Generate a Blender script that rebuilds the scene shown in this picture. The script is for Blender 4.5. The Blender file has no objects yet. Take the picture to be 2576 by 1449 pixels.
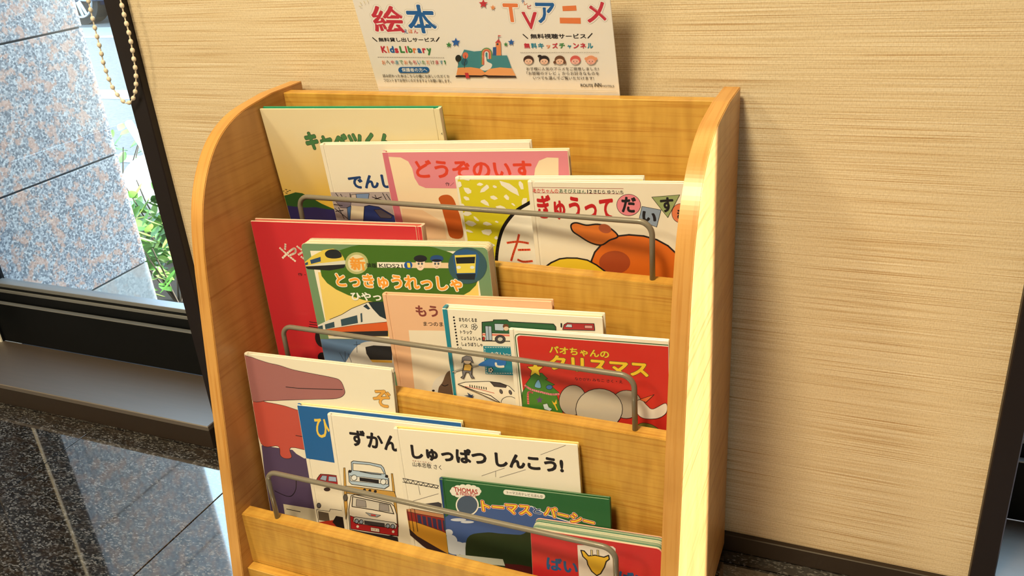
import bpy, bmesh, math, random
from mathutils import Vector, Matrix

random.seed(7)
SC = bpy.context.scene
COL = SC.collection

# ------------------------------------------------------------------ camera
F_PX, YAW, PITCH, ROLL = 2184.37, 0.432494, 0.437438, -0.083616
CAM = Vector((0.483379, -1.04651, 0.935922))
IMG_W, IMG_H = 2576.0, 1449.0
def cam_axes():
    cy, sy, cp, sp = math.cos(YAW), math.sin(YAW), math.cos(PITCH), math.sin(PITCH)
    f = Vector((-sy*cp, cy*cp, -sp)); r = Vector((cy, sy, 0)); u = r.cross(f)
    cr, sr = math.cos(ROLL), math.sin(ROLL)
    return cr*r + sr*u, -sr*r + cr*u, f
CR, CU, CF = cam_axes()
def ray(px, py):
    return CF + CR*((px-1288.0)/F_PX) - CU*((py-724.5)/F_PX)
cam_data = bpy.data.cameras.new('camera'); cam = bpy.data.objects.new('camera', cam_data); COL.objects.link(cam)
cam_data.sensor_width = 36.0; cam_data.lens = 36.0*F_PX/IMG_W; cam_data.clip_start = 0.01; cam_data.clip_end = 200
cam.matrix_world = Matrix(((CR.x, CU.x, -CF.x, CAM.x), (CR.y, CU.y, -CF.y, CAM.y), (CR.z, CU.z, -CF.z, CAM.z), (0, 0, 0, 1)))
SC.camera = cam

# ------------------------------------------------------------------ world, sun, exposure
world = bpy.data.worlds.new('sky'); SC.world = world; world.use_nodes = True
bg = world.node_tree.nodes['Background']
bg.inputs['Color'].default_value = (0.62, 0.82, 1.0, 1); bg.inputs['Strength'].default_value = 5.0
sun_d = bpy.data.lights.new('sun_offscreen', 'SUN'); sun_d.energy = 26.0; sun_d.angle = math.radians(3.5); sun_d.color = (1.0, 0.96, 0.9)
sun = bpy.data.objects.new('sun_offscreen', sun_d); COL.objects.link(sun)
SUN_FROM = Vector((0.92, 0.37, 0.24)).normalized()
sun.rotation_euler = SUN_FROM.to_track_quat('Z', 'Y').to_euler()
vs = SC.view_settings
vs.view_transform = 'Standard'; vs.look = 'None'; vs.exposure = 0.12; vs.gamma = 1.0; vs.use_curve_mapping = False
# large ceiling lamps of the lobby (warm)
LAMPS = [((-0.02, -1.30, 2.46), 72.0, 0.42), ((-1.4, -2.3, 2.46), 42.0, 0.42)]
for i, (loc, en, size) in enumerate(LAMPS):
    ld = bpy.data.lights.new('ceiling_lamp_light_offscreen', 'AREA'); ld.shape = 'DISK'; ld.size = size; ld.energy = en; ld.color = (1.0, 0.78, 0.43)
    lo = bpy.data.objects.new('ceiling_lamp_light_offscreen', ld); COL.objects.link(lo); lo.location = loc

# ------------------------------------------------------------------ materials
def lin(c):
    c /= 255.0
    return c/12.92 if c <= 0.04045 else ((c+0.055)/1.055)**2.4
WHITE = (lin(240), lin(225), lin(186))
def alb(rgb, k=0.80):
    """photo colour under the warm lamps -> surface colour"""
    return tuple(max(0.008, min(0.92, lin(v)/w*k)) for v, w in zip(rgb, WHITE))
MATS = {}
def new_mat(name):
    m = bpy.data.materials.new(name); m.use_nodes = True
    return m, m.node_tree.nodes, m.node_tree.links, m.node_tree.nodes['Principled BSDF']
def flat(rgb, rough=0.45, name='print', raw=False, metal=0.0, spec=0.5, coat=0.0):
    key = (rgb, rough, raw, metal, spec, coat)
    if key in MATS: return MATS[key]
    m, n, l, b = new_mat(name)
    c = rgb if raw else alb(rgb)
    b.inputs['Base Color'].default_value = (*c, 1); b.inputs['Roughness'].default_value = rough
    b.inputs['Metallic'].default_value = metal; b.inputs['Specular IOR Level'].default_value = spec
    b.inputs['Coat Weight'].default_value = coat
    MATS[key] = m
    return m
def ramp(nodes, stops):
    r = nodes.new('ShaderNodeValToRGB'); e = r.color_ramp.elements
    e[0].position, e[0].color = stops[0][0], (*stops[0][1], 1)
    e[1].position, e[1].color = stops[-1][0], (*stops[-1][1], 1)
    for p, c in stops[1:-1]:
        x = e.new(p); x.color = (*c, 1)
    return r
def mapped(n, l, scale, loc=(0, 0, 0), coord='Object'):
    tc = n.new('ShaderNodeTexCoord'); mp = n.new('ShaderNodeMapping')
    mp.inputs['Scale'].default_value = scale; mp.inputs['Location'].default_value = loc
    l.new(tc.outputs[coord], mp.inputs['Vector'])
    return mp.outputs['Vector']
def noise(n, l, vec, scale=1.0, detail=3.0, rough=0.55):
    t = n.new('ShaderNodeTexNoise'); t.inputs['Scale'].default_value = scale
    t.inputs['Detail'].default_value = detail; t.inputs['Roughness'].default_value = rough
    l.new(vec, t.inputs['Vector'])
    return t.outputs['Fac']
def mixc(n, l, fac, a, b, mode='MIX'):
    m = n.new('ShaderNodeMix'); m.data_type = 'RGBA'; m.blend_type = mode
    for s, v in ((0, fac), (6, a), (7, b)):
        if isinstance(v, (int, float)): m.inputs[s].default_value = v
        elif isinstance(v, tuple): m.inputs[s].default_value = (*v, 1)
        else: l.new(v, m.inputs[s])
    return m.outputs[2]
def bump(n, l, b, h, strength, dist=0.001):
    bp = n.new('ShaderNodeBump'); bp.inputs['Strength'].default_value = strength; bp.inputs['Distance'].default_value = dist
    l.new(h, bp.inputs['Height']); l.new(bp.outputs['Normal'], b.inputs['Normal'])

def wood(name, grain, figure, light, dark, rough=0.38):
    m, n, l, b = new_mat(name)
    fine = noise(n, l, mapped(n, l, grain), 1.0, 3.0, 0.6)
    fig = noise(n, l, mapped(n, l, figure, (3.1, 1.7, 0.4)), 1.0, 2.0, 0.5)
    mid = tuple((p+q)/2 for p, q in zip(light, dark))
    r1 = ramp(n, [(0.30, dark), (0.40, mid), (0.52, light), (0.8, light)]); l.new(fine, r1.inputs['Fac'])
    r2 = ramp(n, [(0.3, (0.80, 0.76, 0.70)), (0.7, (1.0, 1.0, 1.0))]); l.new(fig, r2.inputs['Fac'])
    l.new(mixc(n, l, 1.0, r1.outputs['Color'], r2.outputs['Color'], 'MULTIPLY'), b.inputs['Base Color'])
    b.inputs['Roughness'].default_value = rough; b.inputs['Coat Weight'].default_value = 0.15; b.inputs['Coat Roughness'].default_value = 0.25
    bump(n, l, b, fine, 0.12, 0.0004)
    return m
WL, WD = alb((214, 160, 62)), alb((190, 126, 38))
M_WOOD_X = wood('maple_horizontal', (7, 330, 330), (75, 16, 16), WL, WD)
M_WOOD_Y = wood('maple_depthwise', (160, 5, 160), (8, 40, 8), alb((197, 137, 66)), alb((175, 112, 48)))
M_WOOD_E = wood('maple_edge_band', (230, 6, 6), (10, 10, 10), alb((216, 156, 74)), alb((198, 132, 50)), 0.35)

def wallpaper():
    m, n, l, b = new_mat('woven_wallpaper')
    s1 = noise(n, l, mapped(n, l, (5, 5, 900)), 1.0, 1.0, 0.4)
    s2 = noise(n, l, mapped(n, l, (1.0, 1.0, 380), (4, 2, 1)), 1.0, 2.0, 0.5)
    w = noise(n, l, mapped(n, l, (620, 620, 300)), 1.0, 1.0, 0.5)
    r = ramp(n, [(0.28, alb((186, 148, 94))), (0.43, alb((218, 190, 136))), (0.75, alb((234, 212, 164)))]); l.new(s1, r.inputs['Fac'])
    r2 = ramp(n, [(0.35, (0.93, 0.91, 0.88)), (0.6, (1, 1, 1))]); l.new(s2, r2.inputs['Fac'])
    r3 = ramp(n, [(0.3, (0.88, 0.86, 0.84)), (0.6, (1, 1, 1))]); l.new(w, r3.inputs['Fac'])
    c = mixc(n, l, 1.0, r.outputs['Color'], r2.outputs['Color'], 'MULTIPLY')
    c = mixc(n, l, 1.0, c, r3.outputs['Color'], 'MULTIPLY')
    l.new(c, b.inputs['Base Color']); b.inputs['Roughness'].default_value = 0.85; b.inputs['Specular IOR Level'].default_value = 0.2
    ad = n.new('ShaderNodeMath'); ad.operation = 'ADD'; l.new(s1, ad.inputs[0]); l.new(w, ad.inputs[1])
    bump(n, l, b, ad.outputs[0], 0.5, 0.0006)
    return m
M_PAPER_WALL = wallpaper()

def granite(name, stops, scale, rough, ior=1.5, patch=None, stretch=(1, 1, 1)):
    m, n, l, b = new_mat(name)
    v = mapped(n, l, stretch)
    vo = n.new('ShaderNodeTexVoronoi'); vo.inputs['Scale'].default_value = scale; l.new(v, vo.inputs['Vector'])
    sep = n.new('ShaderNodeSeparateColor'); l.new(vo.outputs['Color'], sep.inputs['Color'])
    nz = noise(n, l, v, scale*0.55, 4.0, 0.7)
    mx = n.new('ShaderNodeMath'); mx.operation = 'MULTIPLY_ADD'; mx.inputs[1].default_value = 0.45
    l.new(sep.outputs[0], mx.inputs[0])
    nm = n.new('ShaderNodeMath'); nm.operation = 'MULTIPLY'; nm.inputs[1].default_value = 0.6; l.new(nz, nm.inputs[0])
    l.new(nm.outputs[0], mx.inputs[2])
    r = ramp(n, stops); r.color_ramp.interpolation = 'LINEAR'; l.new(mx.outputs[0], r.inputs['Fac'])
    c = r.outputs['Color']
    if patch:
        pn = noise(n, l, mapped(n, l, stretch, (7, 3, 5)), scale*0.13, 4.0, 0.7)
        pr = ramp(n, [(0.50, (0, 0, 0)), (0.58, (1, 1, 1))]); l.new(pn, pr.inputs['Fac'])
        c = mixc(n, l, pr.outputs['Color'], c, mixc(n, l, 0.6, c, patch))
    l.new(c, b.inputs['Base Color']); b.inputs['Roughness'].default_value = rough; b.inputs['IOR'].default_value = ior
    return m
M_FLOOR = granite('polished_black_granite', [(0.2, (0.008, 0.008, 0.010)), (0.5, (0.012, 0.012, 0.014)), (0.62, (0.055, 0.056, 0.062)), (0.72, (0.16, 0.165, 0.18)), (0.85, (0.03, 0.02, 0.02))], 430, 0.04, 3.0, (0.022, 0.014, 0.010), (0.55, 1, 1))
M_PILLAR = granite('speckled_granite', [(0.15, (0.10, 0.11, 0.13)), (0.38, (0.24, 0.26, 0.30)), (0.52, (0.40, 0.41, 0.45)), (0.68, (0.62, 0.63, 0.66)), (0.85, (0.82, 0.82, 0.82))], 215, 0.30, 1.5, (0.80, 0.44, 0.30))
M_PILLAR_PALE = granite('hammered_granite', [(0.2, (0.34, 0.36, 0.37)), (0.6, (0.47, 0.49, 0.50)), (0.9, (0.60, 0.60, 0.60))], 150, 0.8, 1.45, (0.5, 0.42, 0.38))
M_ASPHALT = granite('asphalt', [(0.2, (0.10, 0.105, 0.108)), (0.6, (0.125, 0.13, 0.133)), (0.9, (0.15, 0.155, 0.158))], 60, 0.9)
M_DARK = flat((0.011, 0.008, 0.011), 0.45, 'dark_brown_trim', raw=True, spec=0.3)
M_BASE = flat((0.020, 0.012, 0.009), 0.45, 'dark_baseboard', raw=True)
M_BLACK = flat((0.003, 0.004, 0.006), 0.5, 'black_aluminium', raw=True, spec=0.15)
M_ALU = flat((0.30, 0.32, 0.35), 0.35, 'grey_aluminium', raw=True, metal=0.6)
M_STRIP = flat((0.85, 0.86, 0.84), 0.5, 'daylight_strip_white', raw=True)  # white used where a slit of daylight shows beside the stile
def sill_mat():
    m, n, l, b = new_mat('lacquered_dark_sill')
    g = noise(n, l, mapped(n, l, (4, 160, 160)), 1.0, 3, 0.6)
    r = ramp(n, [(0.3, (0.032, 0.020, 0.017)), (0.7, (0.050, 0.032, 0.027))]); l.new(g, r.inputs['Fac'])
    l.new(r.outputs['Color'], b.inputs['Base Color']); b.inputs['Roughness'].default_value = 0.5; b.inputs['IOR'].default_value = 3.0
    return m
M_SILL = sill_mat()
M_WIRE = flat((0.175, 0.165, 0.145), 0.38, 'grey_enamel_wire', raw=True, coat=0.3)
def glass_mat():
    m, n, l, b = new_mat('window_glass'); n.remove(b)
    t = n.new('ShaderNodeBsdfTransparent'); t.inputs['Color'].default_value = (0.93, 0.97, 0.97, 1)
    g = n.new('ShaderNodeBsdfGlossy'); g.inputs['Roughness'].default_value = 0.0
    lw = n.new('ShaderNodeLayerWeight'); lw.inputs['Blend'].default_value = 0.5
    pw = n.new('ShaderNodeMath'); pw.operation = 'POWER'; pw.inputs[1].default_value = 4.0; l.new(lw.outputs['Facing'], pw.inputs[0])
    fr = n.new('ShaderNodeMath'); fr.operation = 'MULTIPLY_ADD'; fr.inputs[1].default_value = 0.6; fr.inputs[2].default_value = 0.03; l.new(pw.outputs[0], fr.inputs[0])
    mx = n.new('ShaderNodeMixShader'); l.new(fr.outputs[0], mx.inputs[0]); l.new(t.outputs[0], mx.inputs[1]); l.new(g.outputs[0], mx.inputs[2])
    l.new(mx.outputs[0], n['Material Output'].inputs['Surface'])
    return m
M_GLASS = glass_mat()
def pages_mat(name, a, bcol, scale):
    m, n, l, b = new_mat(name)
    s = noise(n, l, mapped(n, l, (3, scale, 3)), 1.0, 1.0, 0.5)
    r = ramp(n, [(0.35, bcol), (0.6, a)]); l.new(s, r.inputs['Fac']); l.new(r.outputs['Color'], b.inputs['Base Color'])
    b.inputs['Roughness'].default_value = 0.8
    return m
M_PAGES = pages_mat('page_edges', alb((236, 220, 172)), alb((206, 176, 118)), 900)
M_PAGES_G = pages_mat('board_page_edges', alb((204, 196, 150)), alb((70, 120, 84)), 420)

# ------------------------------------------------------------------ object helpers
def obj(name, me, mat=None, parent=None, kind=None):
    o = bpy.data.objects.new(name, me); COL.objects.link(o)
    if mat is not None and not me.materials: me.materials.append(mat)
    if parent is not None: o.parent = parent
    if kind: o['kind'] = kind
    return o
def tag(o, label, cat, group=None):
    o['label'] = label; o['category'] = cat
    if group: o['group'] = group
    return o
def empty(name, loc=(0, 0, 0)):
    o = bpy.data.objects.new(name, None); COL.objects.link(o); o.location = loc; o.empty_display_size = 0.05
    return o
def bm_mesh(bm, name='mesh', smooth=False):
    me = bpy.data.meshes.new(name); bm.normal_update(); bm.to_mesh(me); bm.free()
    if smooth:
        for p in me.polygons: p.use_smooth = True
    return me
def box_bm(x0, x1, y0, y1, z0, z1, bev=0.0, bm=None, seg=1):
    own = bm is None
    if own: bm = bmesh.new()
    vs_ = [bm.verts.new((x, y, z)) for z in (z0, z1) for y in (y0, y1) for x in (x0, x1)]
    fs = [(0, 2, 3, 1), (4, 5, 7, 6), (0, 1, 5, 4), (2, 6, 7, 3), (0, 4, 6, 2), (1, 3, 7, 5)]
    faces = [bm.faces.new([vs_[i] for i in f]) for f in fs]
    if bev > 0:
        eds = list({e for f in faces for e in f.edges})
        bmesh.ops.bevel(bm, geom=eds, offset=bev, segments=seg, affect='EDGES', profile=0.5)
    return bm
def box(name, x0, x1, y0, y1, z0, z1, mat, parent=None, bev=0.0, kind=None, seg=1):
    return obj(name, bm_mesh(box_bm(x0, x1, y0, y1, z0, z1, bev, None, seg), name), mat, parent, kind)
def boxes(name, lst, mat, parent=None, bev=0.0, kind=None):
    bm = bmesh.new()
    for b in lst: box_bm(*b, bev=bev, bm=bm)
    return obj(name, bm_mesh(bm, name), mat, parent, kind)
def tube_bm(pts, rad, seg=12, bm=None, closed=False):
    own = bm is None
    if own: bm = bmesh.new()
    pts = [Vector(p) for p in pts]; rings = []
    rads = rad if isinstance(rad, (list, tuple)) else [rad]*len(pts)
    up = None
    for i, p in enumerate(pts):
        a = pts[i-1] if i > 0 else p; b = pts[i+1] if i < len(pts)-1 else p
        t = (b-a).normalized()
        if up is None: up = t.orthogonal().normalized()
        up = (up - t*up.dot(t)).normalized(); s = t.cross(up)
        rings.append([bm.verts.new(p + (up*math.cos(2*math.pi*k/seg) + s*math.sin(2*math.pi*k/seg))*rads[i]) for k in range(seg)])
    for i in range(len(rings)-1):
        for k in range(seg):
            bm.faces.new((rings[i][k], rings[i][(k+1) % seg], rings[i+1][(k+1) % seg], rings[i+1][k]))
    bm.faces.new(rings[0][::-1]); bm.faces.new(rings[-1])
    return bm
def prism_bm(poly2, axis, a0, a1, bm=None):
    """poly2 extruded along axis (0 X: poly is (y,z))"""
    own = bm is None
    if own: bm = bmesh.new()
    def P(p, a):
        return (a, p[0], p[1]) if axis == 0 else ((p[0], a, p[1]) if axis == 1 else (p[0], p[1], a))
    A = [bm.verts.new(P(p, a0)) for p in poly2]; B = [bm.verts.new(P(p, a1)) for p in poly2]
    n = len(poly2)
    caps = [bm.faces.new(A), bm.faces.new(B[::-1])]
    sides = [bm.faces.new((A[i], B[i], B[(i+1) % n], A[(i+1) % n])) for i in range(n)]
    bmesh.ops.recalc_face_normals(bm, faces=caps+sides)
    return bm

def catmull(pts, closed=True, sub=5):
    out = []; n = len(pts)
    rng = range(n) if closed else range(n-1)
    for i in rng:
        if closed: p0, p1, p2, p3 = pts[i-1], pts[i], pts[(i+1) % n], pts[(i+2) % n]
        else: p0, p1, p2, p3 = pts[max(i-1, 0)], pts[i], pts[i+1], pts[min(i+2, n-1)]
        for k in range(sub):
            t = k/sub
            out.append(tuple(0.5*(2*b+(c-a)*t+(2*a-5*b+4*c-d)*t*t+(3*b-a-3*c+d)*t**3) for a, b, c, d in zip(p0, p1, p2, p3)))
    if not closed: out.append(pts[-1])
    return out

# ------------------------------------------------------------------ the room shell
XL, XR = -0.6035, 0.6446            # wall section between the two windows
CEIL = 2.5
def wall_piece(name, b, mat=M_PAPER_WALL): return box(name, *b, mat, None, 0, 'structure')
wall_back = empty('wall_back'); wall_back['kind'] = 'structure'
for b in ((XL, XR, 0.0, 0.20, 0, CEIL), (-3.0, -1.42, 0.0, 0.20, 0, CEIL), (1.95, 3.0, 0.0, 0.20, 0, CEIL), (-1.42, XL, 0.0, 0.20, 2.15, CEIL), (XR, 1.95, 0.0, 0.20, 2.15, CEIL)):
    box('wall_section', *b, M_PAPER_WALL, wall_back)
M_ROOM = flat((0.42, 0.37, 0.30), 0.8, 'painted_wall', raw=True)
wall_piece('wall_left', (-3.1, -3.0, -3.6, 0.2, 0, CEIL), M_ROOM)
wall_piece('wall_right', (3.0, 3.1, -3.6, 0.2, 0, CEIL), M_ROOM)
wall_piece('wall_front', (-3.1, 3.1, -3.7, -3.6, 0, CEIL), M_ROOM)
wall_piece('ceiling', (-3.1, 3.1, -3.7, 0.2, CEIL, CEIL+0.1), flat((0.75, 0.72, 0.66), 0.9, 'ceiling_paint', raw=True))
box('baseboard_back', XL, XR, -0.0102, 0.0, 0.0, 0.0295, M_BASE, None, 0.0012, 'structure')
# floor: slab with polished tiles
floor = box('floor', -3.0, 3.0, -3.6, 0.2, -0.05, -0.003, flat((0.01, 0.01, 0.012), 0.9, 'tile_joint', raw=True), None, 0, 'structure')
TS = 0.40; GAP = 0.0011
tile_me = bm_mesh(box_bm(-TS/2+GAP, TS/2-GAP, -TS/2+GAP, TS/2-GAP, -0.004, 0.0, 0.0006), 'tile')
tile_me.materials.append(M_FLOOR)
nx0 = math.floor((-3.0+0.53)/TS)
for i in range(nx0, nx0+16):
    for j in range(0, 9):
        cx = -0.53 + TS*(i+0.5); cy = 0.0 - 0.035 - TS*(j+0.5) + 0.0
        if cx < -2.85 or cx > 2.85: continue
        obj('tile', tile_me, None, floor).location = (cx, cy, 0)
box('threshold_tile', -3.0, 3.0, -0.0345, 0.0, -0.004, 0.0, M_FLOOR, floor)

# trims beside the windows, dark pier panel
box('trim_1', XL-0.0345, XL, -0.014, 0.12, 0.0, 2.2, M_DARK, None, 0.0015, 'structure')
box('trim_2', XR, XR+0.029, -0.014, 0.12, 0.0, 2.2, M_DARK, None, 0.0015, 'structure')
box('trim_3', -2.2, -1.42, -0.014, 0.0, 0.0, 2.2, M_DARK, None, 0.0015, 'structure')
box('trim_4', 1.95, 2.1, -0.014, 0.0, 0.0, 2.2, M_DARK, None, 0.0015, 'structure')

def window(name, x0, x1, stile_x=None):
    w = empty(name, ((x0+x1)/2, 0.12, 0)); w['kind'] = 'structure'
    cx = (x0+x1)/2
    def bx(n, b, m, bev=0.0008):
        return box(n, b[0]-cx, b[1]-cx, b[2]-0.12, b[3]-0.12, b[4], b[5], m, w, bev)
    bx('sill', (x0, x1, -0.033, 0.12, 0.040, 0.051), M_SILL, 0.0015)
    bx('sill_riser', (x0, x1, -0.0315, 0.12, 0.0, 0.040), M_BASE, 0.0008)
    bx('bottom_rail', (x0, x1, 0.120, 0.165, 0.051, 0.150), M_BLACK)
    bx('rail_edge', (x0, x1, 0.1195, 0.130, 0.150, 0.1525), M_ALU, 0.0004)
    bx('glazing_rail', (x0, x1, 0.134, 0.165, 0.150, 0.172), M_BLACK)
    bx('glazing_bead', (x0, x1, 0.1345, 0.165, 0.172, 0.180), M_ALU, 0.001)
    bx('gasket', (x0, x1, 0.1365, 0.163, 0.180, 0.1835), M_BLACK, 0.0005)
    bx('outer_bead', (x0, x1, 0.139, 0.165, 0.1835, 0.193), M_ALU, 0.001)
    bx('glass_pane', (x0, x1, 0.150, 0.156, 0.190, 2.12), M_GLASS, 0)
    bx('head_rail', (x0, x1, 0.120, 0.165, 2.10, 2.15), M_BLACK)
    bx('jamb', (x0, x0+0.004, 0.10, 0.165, 0.15, 2.12), M_BLACK)
    bx('jamb', (x1-0.004, x1, 0.10, 0.165, 0.15, 2.12), M_BLACK)
    if stile_x is not None:
        bx('stile', (stile_x-0.033, stile_x+0.006, 0.115, 0.165, 0.051, 2.12), M_BLACK)
        bx('stile_daylight_strip', (stile_x-0.004, stile_x+0.004, 0.1115, 0.1155, 0.051, 2.12), M_STRIP, 0)  # white strip stands in for daylight showing through a slit at the stile
    return w
window('window_1', -1.42, XL-0.0345, -1.378)
window('window_2', XR+0.029, 1.95)
# reveal linings
box('trim_5', -1.42, -1.42+0.002, 0.0, 0.2, 0.051, 2.15, M_DARK, None, 0, 'structure')

# ceiling lamps (fixtures around the lights)
M_GLOW, n_, l_, b_ = new_mat('lamp_diffuser')
b_.inputs['Base Color'].default_value = (0.9, 0.85, 0.75, 1); b_.inputs['Emission Color'].default_value = (1, 0.8, 0.5, 1); b_.inputs['Emission Strength'].default_value = 3.0
for (loc, en, size), where in zip(LAMPS, ('above the book rack', 'farther back in the room')):
    t = empty('ceiling_lamp_offscreen', (loc[0], loc[1], CEIL)); tag(t, 'round recessed warm ceiling lamp ' + where, 'lamp', 'ceiling lamps')
    bm = bmesh.new(); bmesh.ops.create_cone(bm, cap_ends=True, segments=32, radius1=size/2+0.03, radius2=size/2+0.045, depth=0.02)
    bmesh.ops.translate(bm, verts=bm.verts, vec=(0, 0, -0.01)); obj('lamp_ring', bm_mesh(bm), flat((0.8, 0.8, 0.78), 0.4, 'white_metal', raw=True), t)
    bm = bmesh.new(); bmesh.ops.create_cone(bm, cap_ends=True, segments=32, radius1=size/2, radius2=size/2, depth=0.006)
    bmesh.ops.translate(bm, verts=bm.verts, vec=(0, 0, -0.022)); obj('diffuser', bm_mesh(bm), M_GLOW, t)

# ------------------------------------------------------------------ outdoors
GZ = -0.25
ground = box('road', -40, 20, 1.95, 40, GZ-0.2, GZ, M_ASPHALT, None, 0); ground['kind'] = 'structure'
bed = box('planting_bed', -6, 4, 0.2, 1.86, GZ-0.2, GZ-0.01, flat((0.02, 0.016, 0.012), 0.95, 'soil', raw=True)); bed['kind'] = 'structure'
kerb = box('kerb', -20, 10, 1.86, 1.95, GZ-0.2, GZ+0.02, flat((0.14, 0.16, 0.17), 0.8, 'concrete', raw=True), None, 0.006); kerb['kind'] = 'structure'
M_ROADPAINT = flat((0.34, 0.37, 0.38), 0.7, 'road_paint', raw=True)
for y0, y1, nm in ((2.2, 2.31, 'white painted road line next to the kerb'), (3.48, 3.74, 'white painted road line across the middle of the asphalt'), (6.0, 6.7, 'broad white painted strip in front of the dark blue car')):
    tag(box('road_line', -20, 8, y0, y1, GZ-0.002, GZ+0.004, M_ROADPAINT), nm, 'road marking', 'road lines')
# granite pier left of the view, added unseen fin right of it to block the sun
XP, YP = -1.50, 0.69
def pier(x0, x1, y0, y1, courses, label):
    t = empty('granite_pillar', ((x0+x1)/2, (y0+y1)/2, GZ)); tag(t, label, 'pillar')
    ox, oy = (x0+x1)/2, (y0+y1)/2
    box('core', x0-ox+0.006, x1-ox-0.006, y0-oy, y1-oy-0.006, 0, 2.9-GZ, flat((0.05, 0.06, 0.07), 0.8, 'joint_mortar', raw=True), t)
    for z0, z1, m in courses:
        o = box('slab', x0-ox, x1-ox, y0-oy+0.001, y1-oy, z0-GZ+0.0025, z1-GZ-0.0025, m, t, 0.0015)
CO = [(GZ, -0.148, M_PILLAR_PALE), (-0.148, -0.003, M_PILLAR_PALE), (-0.003, 0.327, M_PILLAR), (0.327, 0.673, M_PILLAR), (0.673, 1.02, M_PILLAR)] + [(1.02+0.345*k, 1.02+0.345*(k+1), M_PILLAR) for k in range(5)]
pier(-2.6, XP, 0.2, YP, CO, 'speckled grey and pink granite pillar just outside the window pane')
pier(-0.52, 0.60, 0.2, 1.10, CO, 'added granite clad sun blocker outside behind the papered wall')  # unseen pier, added to keep direct sun off the left window

# shrubs
M_LEAF, n_, l_, b_ = new_mat('glossy_leaf')
oi = n_.new('ShaderNodeObjectInfo'); rr = ramp(n_, [(0.0, (0.035, 0.12, 0.025)), (0.5, (0.10, 0.26, 0.05)), (1.0, (0.30, 0.46, 0.10))]); l_.new(oi.outputs['Random'], rr.inputs['Fac'])
l_.new(rr.outputs['Color'], b_.inputs['Base Color']); b_.inputs['Roughness'].default_value = 0.35
b_.inputs['Transmission Weight'].default_value = 0.0
M_STEM = flat((0.06, 0.045, 0.03), 0.8, 'shrub_stem', raw=True)
def leaf_mesh(L, Wd):
    bm = bmesh.new(); rows = []
    prof = [(0, 0.06), (0.2, 0.6), (0.45, 1.0), (0.7, 0.92), (0.9, 0.5), (1.0, 0.08)]
    for s, w in prof:
        c = -0.12*L*math.sin(s*2.2)
        rows.append([bm.verts.new((-Wd/2*w, s*L, c+0.10*Wd*w)), bm.verts.new((0, s*L, c-0.04*Wd)), bm.verts.new((Wd/2*w, s*L, c+0.10*Wd*w))])
    for a, b2 in zip(rows, rows[1:]):
        for k in (0, 1): bm.faces.new((a[k], a[k+1], b2[k+1], b2[k]))
    me = bm_mesh(bm, 'leaf', True); me.materials.append(M_LEAF); return me
LEAF = [leaf_mesh(0.066, 0.031), leaf_mesh(0.054, 0.027)]
def shrub(x, y, r, h, label, n=66):
    t = empty('shrub', (x, y, GZ-0.01)); tag(t, label, 'shrub', 'shrubs in the bed outside')
    bm = bmesh.new()
    for k in range(6):
        a = 6.28*k/6+random.random(); p = Vector((0.01*math.cos(a), 0.01*math.sin(a), 0)); pts = [p]
        for s in range(4): p = p + Vector((math.cos(a)*r*0.22*(0.6+random.random()*0.6), math.sin(a)*r*0.22, h*0.22)); pts.append(p)
        tube_bm(pts, [0.004, 0.0035, 0.003, 0.0025, 0.002], 5, bm)
    obj('stem', bm_mesh(bm), M_STEM, t)
    for k in range(n):
        cl = k % 23
        rnd = random.Random(cl*31+int(x*1000)); a = rnd.random()*6.28; rad = r*math.sqrt(rnd.random())*0.95; hz = h*(0.35+0.65*rnd.random())*(1-0.35*(rad/r)**2)
        o = obj('leaf', LEAF[k % 2], None, t)
        o.location = (rad*math.cos(a)+random.gauss(0, 0.02), rad*math.sin(a)+random.gauss(0, 0.02), hz+random.gauss(0, 0.02))
        o.rotation_euler = (0.15+random.random()*0.9, random.gauss(0, 0.35), 6.28*random.random()); s = 0.75+random.random()*0.6; o.scale = (s, s, s)
shrub(-1.66, 0.91, 0.15, 0.28, 'low leafy green shrub right against the granite pillar corner', 140)
shrub(-1.94, 1.20, 0.15, 0.34, 'leafy green shrub in front of the white globe lamp', 140)
shrub(-1.58, 1.42, 0.18, 0.30, 'leafy green shrub at the kerb away from the granite pillar', 60)
shrub(-2.62, 1.62, 0.20, 0.36, 'leafy green shrub behind the white globe lamp near the kerb', 50)
# white globe garden lamp
gl = empty('garden_lamp', (-2.24, 1.50, GZ)); tag(gl, 'white globe garden lamp with a slanting white arm among the shrubs', 'lamp')
M_WHITE_OUT = flat((0.88, 0.90, 0.90), 0.35, 'white_enamel', raw=True)
bm = bmesh.new(); bmesh.ops.create_uvsphere(bm, u_segments=32, v_segments=20, radius=0.15); bmesh.ops.scale(bm, vec=(1.0, 1.0, 0.98), verts=bm.verts); bmesh.ops.translate(bm, verts=bm.verts, vec=(0, 0, 0.155))
obj('globe', bm_mesh(bm, 'globe', True), M_WHITE_OUT, gl)
bm = bmesh.new(); bmesh.ops.create_cone(bm, cap_ends=True, segments=24, radius1=0.07, radius2=0.06, depth=0.05); bmesh.ops.translate(bm, verts=bm.verts, vec=(0, 0, 0.005)); obj('base', bm_mesh(bm), M_BLACK, gl)
obj('arm', bm_mesh(tube_bm([(-0.03, 0.02, 0.28), (-0.12, 0.07, 0.335), (-0.22, 0.13, 0.385)], 0.017, 12), 'arm', True), M_WHITE_OUT, gl)
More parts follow.
